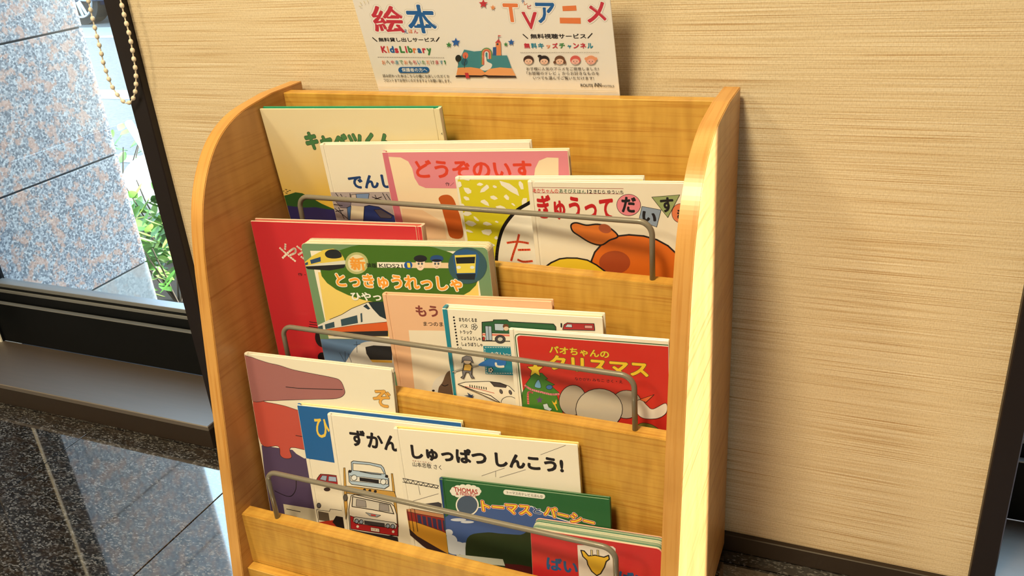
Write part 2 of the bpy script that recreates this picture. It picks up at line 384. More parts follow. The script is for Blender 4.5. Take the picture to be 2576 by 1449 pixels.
# car beyond the road
car = empty('car', (-7.3, 7.75, GZ)); tag(car, 'dark blue car parked beyond the broad white strip', 'car')
M_CAR = flat((0.015, 0.03, 0.09), 0.2, 'blue_car_paint', raw=True, coat=0.6)
prof = [(-2.0, 0.22), (-1.98, 0.62), (-1.75, 0.80), (-1.05, 0.92), (-0.45, 1.38), (0.9, 1.42), (1.55, 1.0), (2.0, 0.92), (2.05, 0.55), (2.0, 0.22)]
bm = prism_bm(prof, 1, -0.82, 0.82); bmesh.ops.bevel(bm, geom=list(bm.edges), offset=0.05, segments=2, affect='EDGES'); obj('body', bm_mesh(bm, 'body', True), M_CAR, car)
M_CARGLASS = flat((0.02, 0.03, 0.035), 0.08, 'car_glass', raw=True)
for pts in ([(-0.95, 0.95), (-0.42, 1.32), (0.2, 1.34), (0.2, 0.95)], [(0.27, 0.95), (0.27, 1.34), (0.85, 1.35), (1.35, 1.0)]):
    obj('side_window', bm_mesh(prism_bm(pts, 1, -0.828, -0.81)), M_CARGLASS, car)
M_TYRE = flat((0.012, 0.012, 0.013), 0.8, 'tyre', raw=True); M_RIM = flat((0.65, 0.68, 0.70), 0.25, 'alloy_rim', raw=True, metal=0.7)
for wx in (-1.30, 1.30):
    for wy in (-0.80, 0.62):
        bm = bmesh.new(); bmesh.ops.create_cone(bm, cap_ends=True, segments=36, radius1=0.315, radius2=0.315, depth=0.19)
        bmesh.ops.rotate(bm, verts=bm.verts, cent=(0, 0, 0), matrix=Matrix.Rotation(math.pi/2, 3, 'X')); bmesh.ops.translate(bm, verts=bm.verts, vec=(wx, wy+0.09, 0.315))
        wh = obj('wheel', bm_mesh(bm), M_TYRE, car)
        bm = bmesh.new()
        for k in range(5):
            a = 2*math.pi*k/5
            for d in (-0.16, 0.16):
                p0 = Vector((math.cos(a+d*2.4)*0.05, 0, math.sin(a+d*2.4)*0.05)); p1 = Vector((math.cos(a+d)*0.215, 0, math.sin(a+d)*0.215))
                tube_bm([p0+Vector((wx, wy-0.015, 0.315)), p1+Vector((wx, wy-0.012, 0.315))], 0.022, 6, bm)
        tube_bm([Vector((wx+0.225*math.cos(2*math.pi*q/32), wy-0.010, 0.315+0.225*math.sin(2*math.pi*q/32))) for q in range(33)], 0.016, 6, bm)
        obj('rim', bm_mesh(bm), M_RIM, wh)

# ------------------------------------------------------------------ the book rack
W, T = 0.32, 0.0198
XI = W - T
RACK_Y = -0.0102; Z0 = 0.0128
rack = empty('book_rack', (0, -0.18, 0)); tag(rack, 'maple picture book display rack with three tiers and grey wire guards', 'book rack')
RO = Vector((0, -0.18, 0))
def rloc(o): o.location = -RO; return o
profile = [(RACK_Y, 0.698), (-0.080, 0.6975), (-0.112, 0.694), (-0.142, 0.690), (-0.165, 0.684), (-0.188, 0.674), (-0.206, 0.662), (-0.222, 0.6465), (-0.237, 0.627), (-0.249, 0.606), (-0.258, 0.584), (-0.2645, 0.562), (-0.2705, 0.537), (-0.276, 0.508), (-0.354, Z0), (RACK_Y, Z0)]
profile = [profile[0]] + catmull(profile[1:14], False, 5) + profile[14:]
for s in (-1, 1):
    x0, x1 = (-W, -XI) if s < 0 else (XI, W)
    bm = prism_bm(profile, 0, x0, x1)
    ed = [e for e in bm.edges if abs(e.verts[0].co.x-e.verts[1].co.x) < 1e-6]
    bmesh.ops.bevel(bm, geom=ed, offset=0.0009, segments=2, affect='EDGES')
    me = bm_mesh(bm, 'side_panel'); me.materials.append(M_WOOD_Y); me.materials.append(M_WOOD_E)
    for p in me.polygons:
        if abs(p.normal.x) < 0.5: p.material_index = 1
    rloc(obj('side_panel', me, None, rack))
rloc(box('back_board', -XI, XI, -0.056, -0.0374, 0.40, 0.692, M_WOOD_X, rack, 0.0008))
TIER = {1: (-0.1440, 0.4980, 0.4150), 2: (-0.2295, 0.3415, 0.2580), 3: (-0.3195, 0.1582, 0.0750)}
BT = 0.0195; LEAN = math.tan(math.radians(1.2))
def board(name, yf, zt, zb, th=BT):
    d = (zt-zb)*LEAN
    bm = prism_bm([(yf, zt), (yf+th, zt), (yf+th-d, zb), (yf-d, zb)], 0, -XI, XI)
    bmesh.ops.bevel(bm, geom=[e for e in bm.edges if abs(e.verts[0].co.x-e.verts[1].co.x) > 0.1], offset=0.0008, segments=2, affect='EDGES')
    return rloc(obj(name, bm_mesh(bm), M_WOOD_X, rack))
board('front_board', TIER[1][0], TIER[1][1], 0.245)
board('front_board', TIER[2][0], TIER[2][1], 0.062)
board('front_board', TIER[3][0], TIER[3][1], 0.0735)
rloc(box('plinth_board', -XI, XI, -0.3345, -0.316, 0.0135, 0.0727, M_WOOD_X, rack, 0.0008))
rloc(box('shelf_floor', -XI, XI, -0.128, -0.0562, TIER[1][2]-0.012, TIER[1][2]-0.001, M_WOOD_X, rack))
rloc(box('shelf_floor', -XI, XI, -0.2125, -0.1505, TIER[2][2]-0.012, TIER[2][2]-0.001, M_WOOD_X, rack))
rloc(box('shelf_floor', -XI, XI, -0.3035, -0.2360, TIER[3][2]-0.012, TIER[3][2]-0.001, M_WOOD_X, rack))
def wire_guard(yf, zt, hh):
    y = yf+0.0095; xw = 0.2455; r = 0.016; pts = [(-xw, y, zt-0.012), (-xw, y, zt+hh-r)]
    for k in range(1, 8):
        a = math.pi/2*k/8; pts.append((-xw+r-r*math.cos(a), y, zt+hh-r+r*math.sin(a)))
    pts.append((-xw+r, y, zt+hh))
    pts += [(-p[0], p[1], p[2]) for p in pts[::-1]]
    rloc(obj('wire_guard', bm_mesh(tube_bm(pts, 0.0034, 14), 'wire_guard', True), M_WIRE, rack))
wire_guard(TIER[1][0], TIER[1][1], 0.0722); wire_guard(TIER[2][0], TIER[2][1], 0.0730); wire_guard(TIER[3][0], TIER[3][1], 0.0795)

# ------------------------------------------------------------------ printed surfaces (covers and the sign)
def text_mesh(s):
    cu = bpy.data.curves.new('glyphs', 'FONT'); cu.body = s; cu.resolution_u = 3; cu.fill_mode = 'FRONT'
    o = bpy.data.objects.new('glyphs', cu); COL.objects.link(o)
    me = bpy.data.meshes.new_from_object(o)
    vs_ = [(v.co.x, v.co.y) for v in me.vertices]; fs = [tuple(p.vertices) for p in me.polygons]
    bpy.data.objects.remove(o); bpy.data.curves.remove(cu); bpy.data.meshes.remove(me)
    return vs_, fs
def clip(poly, x0, x1, z0, z1):
    for ax, lim, sg in ((0, x0, 1), (0, x1, -1), (1, z0, 1), (1, z1, -1)):
        out = []; n = len(poly)
        for i in range(n):
            a, b = poly[i-1], poly[i]; da, db = (a[ax]-lim)*sg, (b[ax]-lim)*sg
            if (da >= 0) != (db >= 0):
                t = da/(da-db); out.append((a[0]+(b[0]-a[0])*t, a[1]+(b[1]-a[1])*t))
            if db >= 0: out.append(b)
        poly = out
        if not poly: return []
    return poly
def ZF(ox, oy, s): return lambda x, y: (ox+s*x, oy+s*y)
PX = lambda x, y: (x, y)
z1 = ZF(860, 0, .2950); z5 = ZF(640, 240, .2407); z6 = ZF(1140, 420, .2329); z7 = ZF(620, 530, .2761); z8 = ZF(950, 720, .2911)
zA = ZF(590, 850, .3314); zB = ZF(980, 1060, .2795); zC = ZF(600, 1150, .2064)

class Surface:
    """a flat printed face: x to the right, z up, y into the thing"""
    STEP = 0.000012
    def place(self, P0, tilt, yaw):
        t, y = math.radians(tilt), math.radians(yaw)
        self.P0 = Vector(P0); self.r = Vector((math.cos(y), math.sin(y), 0))
        self.u = Vector((-math.sin(y)*math.sin(t), math.cos(y)*math.sin(t), math.cos(t))); self.n = self.r.cross(self.u)
    def hit(self, px, py):
        d = ray(px, py); s = (self.P0-CAM).dot(self.n)/d.dot(self.n); P = CAM+d*s-self.P0
        return P.dot(self.r), P.dot(self.u)
    def frame(self, roll, origin_uv):
        """origin_uv: bottom centre in plane coordinates"""
        c, s = math.cos(roll), math.sin(roll)
        self.ex = self.r*c+self.u*s; self.ez = -self.r*s+self.u*c; self.ey = self.ez.cross(self.ex)
        self.c, self.s, self.o = c, s, origin_uv
        self.O = self.P0+self.r*origin_uv[0]+self.u*origin_uv[1]
        self.M = Matrix(((self.ex.x, self.ey.x, self.ez.x, self.O.x), (self.ex.y, self.ey.y, self.ez.y, self.O.y), (self.ex.z, self.ey.z, self.ez.z, self.O.z), (0, 0, 0, 1)))
        self.layers = 0; self.parts = {}
    def loc(self, p):
        a, b = self.hit(*p); a -= self.o[0]; b -= self.o[1]
        return (a*self.c+b*self.s, -a*self.s+b*self.c)
    def add(self, part, verts, faces, rgb, raw=False):
        self.layers += 1; y = -0.00006-self.STEP*self.layers
        V, F, Mt, mats = self.parts.setdefault(part, ([], [], [], []))
        m = flat(rgb, 0.42, 'print_ink', raw)
        if m not in mats: mats.append(m)
        b = len(V); V.extend((v[0], y+(v[1] if len(v) == 3 else 0.0), v[-1]) for v in verts)
        for f in faces: F.append(tuple(i+b for i in f)); Mt.append(mats.index(m))
    def lpoly(self, part, pts, rgb, raw=False):
        q = clip(pts, -self.w/2+0.0008, self.w/2-0.0008, 0.0005, self.h-0.0006)
        if len(q) >= 3:
            a = sum(q[i-1][0]*q[i][1]-q[i][0]*q[i-1][1] for i in range(len(q)))
            if a < 0: q = q[::-1]
            self.add(part, q, [tuple(range(len(q)))], rgb, raw)
    def poly(self, part, zf, pts, rgb, smooth=False, line=None, lw=2.0):
        if smooth: pts = catmull(pts)
        self.lpoly(part, [self.loc(zf(*p)) for p in pts], rgb)
        if line: self.line(part, zf, list(pts)+[pts[0]], lw, line)
    def ell(self, part, zf, cx, cy, rx, ry, rgb, line=None, lw=2.0, rot=0.0):
        c, s = math.cos(rot), math.sin(rot)
        pts = [(cx+rx*math.cos(a)*c-ry*math.sin(a)*s, cy+rx*math.cos(a)*s+ry*math.sin(a)*c) for a in (2*math.pi*k/28 for k in range(28))]
        self.poly(part, zf, pts, rgb, False, line, lw)
    def line(self, part, zf, pts, wpx, rgb, smooth=False):
        if smooth: pts = catmull(pts, False)
        q = [Vector(self.loc(zf(*p))) for p in pts]
        a = Vector(self.loc(zf(*pts[0]))); p0 = zf(*pts[0]); b = Vector(self.loc((p0[0]+1, p0[1]))); hw = (a-b).length*wpx/2
        V, F = [], []
        lim = (self.w/2-0.0008, self.h-0.0006)
        ok = lambda v: abs(v[0]) < lim[0] and 0.0005 < v[1] < lim[1]
        for i, (p, r) in enumerate(zip(q, q[1:])):
            d = r-p
            if d.length < 1e-7: continue
            n_ = Vector((-d.y, d.x)).normalized()*hw; e = d.normalized()*hw*0.5
            quad = [p-n_-e, r-n_+e, r+n_+e, p+n_-e]
            if not all(ok(v) for v in quad): continue
            k = len(V); V.extend((v.x, v.y) for v in quad); F.append((k, k+1, k+2, k+3))
        if F: self.add(part, V, F, rgb)
    def pill(self, part, zf, p, q, r, rgb):
        a = math.atan2(q[1]-p[1], q[0]-p[0])
        pts = [(q[0]+r*math.cos(a-math.pi/2+math.pi*k/8), q[1]+r*math.sin(a-math.pi/2+math.pi*k/8)) for k in range(9)]
        pts += [(p[0]+r*math.cos(a+math.pi/2+math.pi*k/8), p[1]+r*math.sin(a+math.pi/2+math.pi*k/8)) for k in range(9)]
        self.poly(part, zf, pts, rgb)
    def text(self, part, s, zf, tl, tr, hpx, rgb, bold=0.0, outline=None, ow=0.03, outline2=None, ow2=0.06):
        a = Vector(self.loc(zf(*tl))); b = Vector(self.loc(zf(*tr))); p = zf(*tl); sc = 1.0
        q = zf(tl[0], tl[1]+hpx); hgt = abs(self.loc(q)[1]-a.y)
        e = (b-a); dn = Vector((e.y, -e.x)).normalized()*hgt
        base, fs = text_mesh(s); xs = [v[0] for v in base]; zs = [v[1] for v in base]
        rb = bold*0.8
        x0, x1, y0, y1 = min(xs)-rb, max(xs)+rb, min(zs)-rb, max(zs)+rb
        def put(rad, col):
            """the glyphs thickened by rad: shifted copies side by side, each a hair apart"""
            n = 1 if rad <= 0 else (8 if rad < 0.045 else 12)
            V3, F3 = [], []
            for q in range(n):
                dx, dy = (rad*math.cos(2*math.pi*q/n), rad*math.sin(2*math.pi*q/n)) if rad > 0 else (0, 0)
                V = []
                for x, y in base:
                    v = a+e*((x+dx-x0)/(x1-x0))+dn*((y1-y-dy)/(y1-y0)); V.append((v.x, v.y))
                k = len(V3); V3.extend((x, -8e-7*q, z) for x, z in V)
                F3 += [tuple(i+k for i in f) for f in fs if all(abs(V[i][0]) < self.w/2-0.0006 and 0.0004 < V[i][1] < self.h-0.0004 for i in f)]
            if F3: self.add(part, V3, F3, col)
        if outline2: put(rb+ow2, outline2)
        if outline: put(rb+ow, outline)
        put(rb, rgb)
    def finish(self, parent):
        for part, (V, F, Mt, mats) in self.parts.items():
            me = bpy.data.meshes.new(part); me.from_pydata(V, [], F)
            for m in mats: me.materials.append(m)
            me.polygons.foreach_set('material_index', Mt); me.update()
            obj(part.split('#')[0], me, None, parent)

def slab_bm(x0, x1, z0, z1, y0, y1, rad=0.0015, bev=0.0004, bm=None):
    own = bm is None
    if own: bm = bmesh.new()
    pts = []
    for cx, cz, a0 in ((x1-rad, z0+rad, -90), (x1-rad, z1-rad, 0), (x0+rad, z1-rad, 90), (x0+rad, z0+rad, 180)):
        for k in range(4):
            a = math.radians(a0+30*k); pts.append((cx+rad*math.cos(a), cz+rad*math.sin(a)))
    cx, cz = (x0+x1)/2, (z0+z1)/2
    def ring(y, ins):
        return [bm.verts.new((p[0]-math.copysign(ins, p[0]-cx), y, p[1]-math.copysign(ins, p[1]-cz))) for p in pts]
    R = [ring(y0, bev), ring(y0+bev, 0), ring(y1-bev, 0), ring(y1, bev)]; n = len(pts)
    fs = [bm.faces.new(R[0]), bm.faces.new(R[-1][::-1])]
    for a, b in zip(R, R[1:]):
        for i in range(n): fs.append(bm.faces.new((a[i], b[i], b[(i+1) % n], a[(i+1) % n])))
    bmesh.ops.recalc_face_normals(bm, faces=fs)
    return bm

class Book(Surface):
    def __init__(self, label, tier, k, tilt, yaw, tl, tr, ll, th, cover, spine='left', spine_rgb=None, pages=None, board=False, back=None, edge=None, roll=None):
        yf, zt, zf = TIER[tier]
        self.place((0, k, zt), tilt, yaw)
        A, B, L = self.hit(*tl), self.hit(*tr), self.hit(*ll)
        self.w = math.hypot(B[0]-A[0], B[1]-A[1])
        rt = math.atan2(B[1]-A[1], B[0]-A[0]); rl = math.atan2(-(A[0]-L[0]), A[1]-L[1])
        rho = 0.5*(rt+rl) if roll is None else math.radians(roll)
        mid = ((A[0]+B[0])/2, (A[1]+B[1])/2)
        # swing about the upper left so that the visible left edge stays put
        topz = self.P0.z+mid[1]*math.cos(math.radians(tilt))
        self.h = (topz-zf-0.0012-self.w/2*abs(math.sin(rho)))/(math.cos(rho)*math.cos(math.radians(tilt)))
        o = (mid[0]+math.sin(rho)*self.h, mid[1]-math.cos(rho)*self.h)
        self.frame(rho, o)
        t = empty('picture_book'); t.matrix_world = self.M; tag(t, label, 'book', 'picture books in the rack'); self.root = t
        w, h = self.w, self.h; hw = w/2
        cm = cover if not isinstance(cover, tuple) else flat(cover, 0.40, 'cover_print', coat=0.15)
        sm = flat(spine_rgb, 0.42, 'spine_print') if spine_rgb else cm
        bk = flat(back, 0.45, 'back_print') if back else cm
        sg = -1 if spine == 'left' else 1
        if board:
            fc = obj('front_cover', bm_mesh(slab_bm(-hw, hw, 0, h, 0, 0.0014, 0.006, 0.0003)), cm, t)
            obj('back_cover', bm_mesh(slab_bm(-hw, hw, 0, h, th-0.0014, th, 0.006, 0.0003)), bk, t)
            npg = max(5, int((th-0.003)/0.0015)); bm = bmesh.new()
            for q in range(npg):
                a = 0.0015+(th-0.003)*q/npg; slab_bm(-hw+0.0004, hw-0.0004, 0.0004, h-0.0004-0.0005*(q % 2), a, a+(th-0.003)/npg*0.86, 0.006, 0.0002, bm)
            obj('pages', bm_mesh(bm), pages or M_PAGES, t)
        else:
            ct = 0.0021; g0, g1 = 0.0055, 0.0080
            bm = bmesh.new()
            a, b = (-hw, -hw+g0) if sg < 0 else (hw-g0, hw)
            slab_bm(a, b, 0, h, 0, ct, 0.0008, 0.0005, bm)
            a, b = (-hw+g1, hw) if sg < 0 else (-hw, hw-g1)
            slab_bm(a, b, 0, h, 0, ct, 0.0012, 0.0005, bm)
            a, b = (-hw+g0-0.001, -hw+g1+0.001) if sg < 0 else (hw-g1-0.001, hw-g0+0.001)
            box_bm(a, b, 0.0008, ct, 0.0008, h-0.0008, bm=bm)
            fc = obj('front_cover', bm_mesh(bm), cm, t)
            obj('back_cover', bm_mesh(slab_bm(-hw, hw, 0, h, th-ct, th, 0.0012, 0.0005)), bk, t)
            # rounded spine
            n = 8; pts = []
            for q in range(n+1):
                ang = math.pi*q/n; pts.append((sg*(hw-0.0015+0.0022*math.sin(ang)), th/2-(th/2-0.0003)*math.cos(ang)))
            pts += [(sg*(hw-0.0035), th-0.0004), (sg*(hw-0.0035), 0.0004)]
            obj('spine', bm_mesh(prism_bm(pts, 2, 0.0003, h-0.0003), 'spine'), sm, t)
            x0, x1 = (-hw+0.004, hw-0.003) if sg < 0 else (-hw+0.003, hw-0.004)
            obj('pages', bm_mesh(box_bm(x0, x1, ct, th-ct, 0.003, h-0.0032)), pages or M_PAGES, t)
        self.cover = fc
        if edge:
            em = flat(edge, 0.6, 'worn_cover_edge')
            for o in [c for c in t.children if c.name.split('.')[0] in ('front_cover', 'back_cover')]:
                o.data.materials.append(em)
                for p in o.data.polygons:
                    if abs(p.normal.y) < 0.95: p.material_index = 1
    def done(self): self.finish(self.cover)

INK = (28, 24, 26); CREAM = (238, 224, 188)
# ---------------- tier 1
def gradient_cover(name, top, bottom, z0, z1):
    m, n, l, b = new_mat(name)
    tc = n.new('ShaderNodeTexCoord'); sp = n.new('ShaderNodeSeparateXYZ'); l.new(tc.outputs['Object'], sp.inputs[0])
    nz = noise(n, l, tc.outputs['Object'], 9.0, 3.0, 0.5)
    ma = n.new('ShaderNodeMath'); ma.operation = 'MULTIPLY_ADD'; ma.inputs[1].default_value = 0.09; l.new(nz, ma.inputs[0]); l.new(sp.outputs[2], ma.inputs[2])
    mr = n.new('ShaderNodeMapRange'); mr.inputs[1].default_value = z0+0.045; mr.inputs[2].default_value = z1+0.045; l.new(ma.outputs[0], mr.inputs[0])
    r = ramp(n, [(0, alb(bottom)), (1, alb(top))]); l.new(mr.outputs[0], r.inputs['Fac']); l.new(r.outputs['Color'], b.inputs['Base Color'])
    b.inputs['Roughness'].default_value = 0.4
    return m
T1 = dict(tier=1, tilt=-3.0, yaw=5.0)
b = Book('yellow picture book with a green hill, its green title half hidden', k=-0.0735, tl=(652, 272), tr=(1105, 275), ll=(727, 545), th=0.010, cover=gradient_cover('sunset_cover', (228, 206, 150), (224, 178, 60), 0.13, 0.25), spine='right', spine_rgb=(226, 206, 156), pages=flat((30, 140, 90), 0.6, 'green_endpaper'), back=(30, 140, 90), roll=0.4, tier=1, tilt=-6.5, yaw=4.0)
b.text('title', 'キャベツくん', PX, (762, 331), (986, 335), 47, (70, 116, 62), 0.07, INK, 0.022)
b.poly('hill', z5, [(300, 1050), (360, 1035), (430, 1012), (500, 1022), (580, 1060), (700, 1130), (860, 1200), (900, 1800), (360, 1800)], (42, 82, 34))
b.poly('lake', z5, [(335, 1150), (420, 1162), (520, 1172), (640, 1168), (760, 1188), (870, 1196), (900, 1800), (380, 1800)], (44, 40, 84))
for bx_, by_ in ((330, 985), (345, 1005), (368, 995), (333, 1022), (300, 1000)): b.line('birds', z5, [(bx_-10, by_-6), (bx_, by_), (bx_+12, by_-3)], 1.2, INK)
b.text('spine_mark', 'く', PX, (1110, 330), (1117, 331), 12, INK)
b.done()
b = Book('worn white picture book with a dark blue title over a city train drawing', k=-0.0940, tl=(803, 363), tr=(1332, 358), ll=(830, 485), th=0.0105, cover=(232, 216, 176), roll=1.5, **T1)
b.text('title', 'でんし', PX, (873, 442), (985, 438), 34, (26, 58, 98), 0.055)
b.poly('illustration', z5, [(788, 1012), (1500, 1008), (1540, 1500), (850, 1500)], (172, 156, 140))
b.poly('illustration', z5, [(1010, 1150), (1150, 1165), (1140, 1290), (1000, 1290)], (226, 206, 160))
b.poly('illustration', z5, [(1150, 1160), (1200, 1148), (1300, 1165), (1480, 1270), (1500, 1330), (1140, 1320), (1145, 1230)], (34, 50, 96), line=INK, lw=1.5)
b.poly('illustration', z5, [(1250, 1195), (1320, 1190), (1440, 1262), (1430, 1285), (1320, 1280)], (78, 70, 72), line=INK, lw=1.0)
b.poly('illustration', z5, [(830, 1080), (960, 1060), (1010, 1120), (1000, 1180), (900, 1170)], (120, 108, 112), line=INK, lw=1.0)
b.poly('illustration', z5, [(1060, 1030), (1200, 1024), (1190, 1090), (1075, 1095)], (120, 140, 160), line=INK, lw=1.0)
b.poly('illustration', z5, [(1010, 1040), (1060, 1030), (1070, 1090), (1020, 1090)], (196, 176, 150), line=INK, lw=1.0)
b.poly('illustration', z5, [(970, 1170), (1010, 1155), (1000, 1300), (980, 1300)], (70, 104, 140), line=INK, lw=1.0)
for p, q in (((800, 1050), (1420, 1025)), ((830, 1140), (920, 1150)), ((840, 1180), (980, 1290)), ((880, 1170), (940, 1290)), ((850, 1210), (930, 1200)), ((1230, 1060), (1340, 1095)), ((1240, 1090), (1330, 1060)), ((1260, 1040), (1290, 1100)), ((1380, 1030), (1420, 1090)), ((900, 1030), (930, 1075)), ((850, 1020), (880, 1060)), ((1000, 1025), (1010, 1110)), ((1340, 1020), (1390, 1110))):
    b.line('illustration', z5, [p, q], 1.6, INK)
b.done()
b = Book('pink and cream picture book with a red title and a brown chair leg', k=-0.1045, tl=(959.6, 380), tr=(1429, 381), ll=(1008, 554), th=0.0092, cover=(240, 210, 158), spine_rgb=(206, 112, 112), edge=(236, 214, 168), roll=1.5, **T1)
b.poly('pink_header', PX, [(962, 360), (1440, 360), (1440, 470), (1405, 470), (1405, 397), (1376, 396), (1356, 404), (1346, 424), (1340, 474), (1145, 474), (1071, 473), (1054, 466), (1043, 448), (1037, 424), (1027, 406), (1008, 396), (977, 394), (1012, 560), (990, 560)], (222, 130, 128))
b.poly('pink_spine_band', PX, [(950, 372), (974, 380), (1014, 560), (1030, 640), (1000, 640)], (206, 108, 112))
b.text('title', 'どうぞのいす', PX, (1041, 402), (1336, 403), 46, (216, 62, 36), 0.045)
b.text('author', '作／', PX, (1120, 458), (1142, 459), 9.5, INK, 0.01)
b.poly('illustration', z5, [(1925, 1080), (1960, 1045), (2030, 1040), (2080, 1080), (2120, 1180), (2160, 1300), (2175, 1480), (2050, 1480), (2010, 1360), (1975, 1240), (1950, 1140)], (188, 84, 26), smooth=True)
b.poly('illustration', z5, [(1540, 1180), (1760, 1200), (1980, 1330), (2010, 1500), (1570, 1500)], (238, 196, 140))
b.done()
b = Book('yellow green picture book with white flecks and a thick black circle', k=-0.1145, tl=(1144, 446), tr=(1619, 449), ll=(1172, 600), th=0.0088, cover=(236, 222, 182), spine_rgb=(232, 224, 190), roll=1.6, **T1)
b.poly('yellow_ground', PX, [(1151, 452), (1640, 453), (1640, 900), (1190, 900), (1176, 600)], (214, 196, 30))
rnd = random.Random(5)
for cx, cy, rx, ry, ro in ((290, 185, 34, 16, 0), (160, 255, 50, 34, .5), (345, 235, 62, 24, -.8), (140, 335, 36, 20, .5), (440, 330, 42, 28, .3), (575, 325, 36, 20, .7), (610, 225, 120, 32, .6), (732, 190, 26, 50, -.4), (340, 385, 52, 26, .5), (520, 450, 56, 30, .2), (650, 405, 24, 10, .6), (770, 375, 32, 50, 0), (450, 212, 22, 14, .4), (150, 505, 44, 24, 0), (100, 420, 30, 20, .5), (365, 612, 50, 20, .2), (190, 608, 58, 32, 0), (470, 592, 24, 12, .4), (170, 690, 44, 16, .3), (365, 700, 60, 34, 0), (462, 765, 18, 22, 0), (430, 840, 24, 12, .5), (250, 560, 40, 14, .8), (150, 130, 40, 16, 0), (70, 190, 24, 40, 0)):
    pts = []
    for q in range(6):
        a = 2*math.pi*q/6+rnd.random()*0.4; k_ = 0.75+rnd.random()*0.5
        x_, y_ = rx*math.cos(a)*k_, ry*math.sin(a)*k_; pts.append((cx+x_*math.cos(ro)-y_*math.sin(ro), cy+x_*math.sin(ro)+y_*math.cos(ro)))
    b.poly('white_flecks', z6, pts, CREAM)
arc = catmull([(900, 340), (800, 400), (700, 460), (620, 540), (550, 640), (510, 740), (480, 880), (468, 1020), (470, 1150), (520, 1320)], False)
b.poly('white_disc', z6, arc+[(1600, 1320), (1600, 340)], CREAM)
b.line('black_circle', z6, arc, 8.5, INK)
for pts in ([(585, 818), (700, 806), (812, 822)], [(712, 730), (690, 820), (655, 920), (628, 1010)], [(705, 895), (830, 892)], [(700, 1000), (760, 1022), (855, 1015)]): b.line('title', z6, pts, 5.5, (226, 80, 44), True)
b.done()
b = Book('white picture book with a bold red title and letters on a circle, square and triangle', k=-0.1235, tl=(1327, 457), tr=(1722, 461), ll=(1345, 660), th=0.0078, cover=(236, 220, 180), roll=1.0, **T1)
b.line('series_line', PX, [(1340, 471.5), (1455, 473), (1568, 474.5)], 1.1, (150, 60, 50)); b.line('series_line', PX, [(1345, 485), (1455, 486.5), (1568, 488)], 1.1, (150, 60, 50))
b.text('series', 'あかちゃんの', PX, (1340, 474), (1404, 475.5), 10.5, (206, 44, 36), 0.015)
b.text('series', 'あそびえほん', PX, (1406.5, 475), (1473, 477), 10.5, (60, 96, 62), 0.015)
b.text('series', '12', PX, (1477, 477), (1489, 477.5), 9, INK, 0.02)
b.text('author', 'きむら ゆういち', PX, (1493, 477), (1568, 479), 9.5, INK, 0.015)
b.text('title', 'ぎゅうって', PX, (1348, 489), (1541, 492), 62, (190, 26, 30), 0.048)
b.ell('shapes', PX, 1581.5, 515.5, 30, 27, (228, 130, 128), INK, 1.2); b.text('title', 'だ', PX, (1563, 494), (1600, 496), 40, INK, 0.05)
b.poly('shapes', PX, [(1615, 519), (1663, 528), (1652, 571), (1607, 554)], (140, 152, 158), line=INK, lw=1.2); b.text('title', 'い', PX, (1617, 530), (1654, 537), 26, INK, 0.06)
b.poly('shapes', PX, [(1639.6, 495.7), (1710, 490), (1680, 547)], (150, 160, 96), line=INK, lw=1.2); b.text('title', 'す', PX, (1659, 497), (1693, 495), 38, INK, 0.05)
b.ell('shapes', PX, 1712, 536, 22, 24, (222, 120, 70), INK, 1.2); b.text('title', 'き', PX, (1704, 524), (1730, 526), 28, INK, 0.05)
b.poly('illustration', z6, [(1500, 1330), (1495, 1010), (1530, 920), (1600, 840), (1700, 780), (1780, 745), (1900, 732), (2060, 745), (2200, 785), (2320, 850), (2400, 925), (2460, 1050), (2460, 1330)], (216, 104, 26), line=INK, lw=4.2)
b.poly('illustration', z6, [(1275, 625), (1330, 602), (1440, 628), (1560, 618), (1680, 650), (1780, 745), (1690, 790), (1600, 842), (1480, 815), (1360, 742), (1290, 690)], (220, 116, 36), True, INK, 4.0)
b.ell('illustration', z6, 1640, 665, 70, 48, (170, 82, 44), rot=.3); b.ell('illustration', z6, 1745, 1030, 168, 126, (166, 70, 30))
b.poly('illustration', z6, [(960, 1250), (1000, 1075), (1060, 1032), (1150, 992), (1230, 982), (1340, 984), (1450, 1005), (1550, 1058), (1640, 1125), (1720, 1250)], (236, 196, 44), line=INK, lw=4.0)
b.done()
# ---------------- tier 2
T2 = dict(tier=2, tilt=1.5, yaw=5.0)
b = Book('plain red picture book with a brushed white title on its cover', k=-0.1615, tl=(630, 557), tr=(1060, 568), ll=(690, 875), th=0.0125, edge=(232, 196, 150), cover=(194, 40, 44), spine='right', spine_rgb=(224, 176, 140), pages=flat((196, 96, 66), 0.8, 'stained_page_edges'), back=(208, 120, 92), roll=0.8, **T2)
for pts in ([(305, 340), (360, 390), (445, 460)], [(355, 305), (352, 350)], [(330, 430), (400, 365), (440, 345), (445, 380), (400, 405)], [(462, 325), (500, 355)], [(475, 400), (520, 370), (560, 340)], [(500, 420), (540, 450)]): b.line('title', z7, pts, 4.5, (236, 214, 176), True)
b.text('author', '作・', PX, (749, 686), (768, 687), 8, INK, 0.01)
for q in range(3): b.line('illustration', z7, [(575+20*(q == 2)-25*(q == 2), 1012+22*q), (660, 1024+22*q)], 1.6, INK)
b.ell('illustration', z7, 700, 1150, 75, 95, INK); b.ell('illustration', z7, 690, 1330, 40, 40, INK)
b.done()
b = Book('thick green board book of express trains with an orange title', k=-0.1820, tl=(756, 612), tr=(1226, 622), ll=(812, 890), th=0.0200, edge=(206, 194, 150), cover=(112, 140, 92), board=True, back=(120, 140, 96), roll=1.8, **T2)
b.poly('frame_panel', z7, [(580, 365), (2080, 370), (2190, 1180), (750, 1165)], (238, 222, 180))
b.poly('yellow_panel', z7, [(652, 560), (2100, 560), (2150, 1160), (745, 1140)], (236, 200, 96))
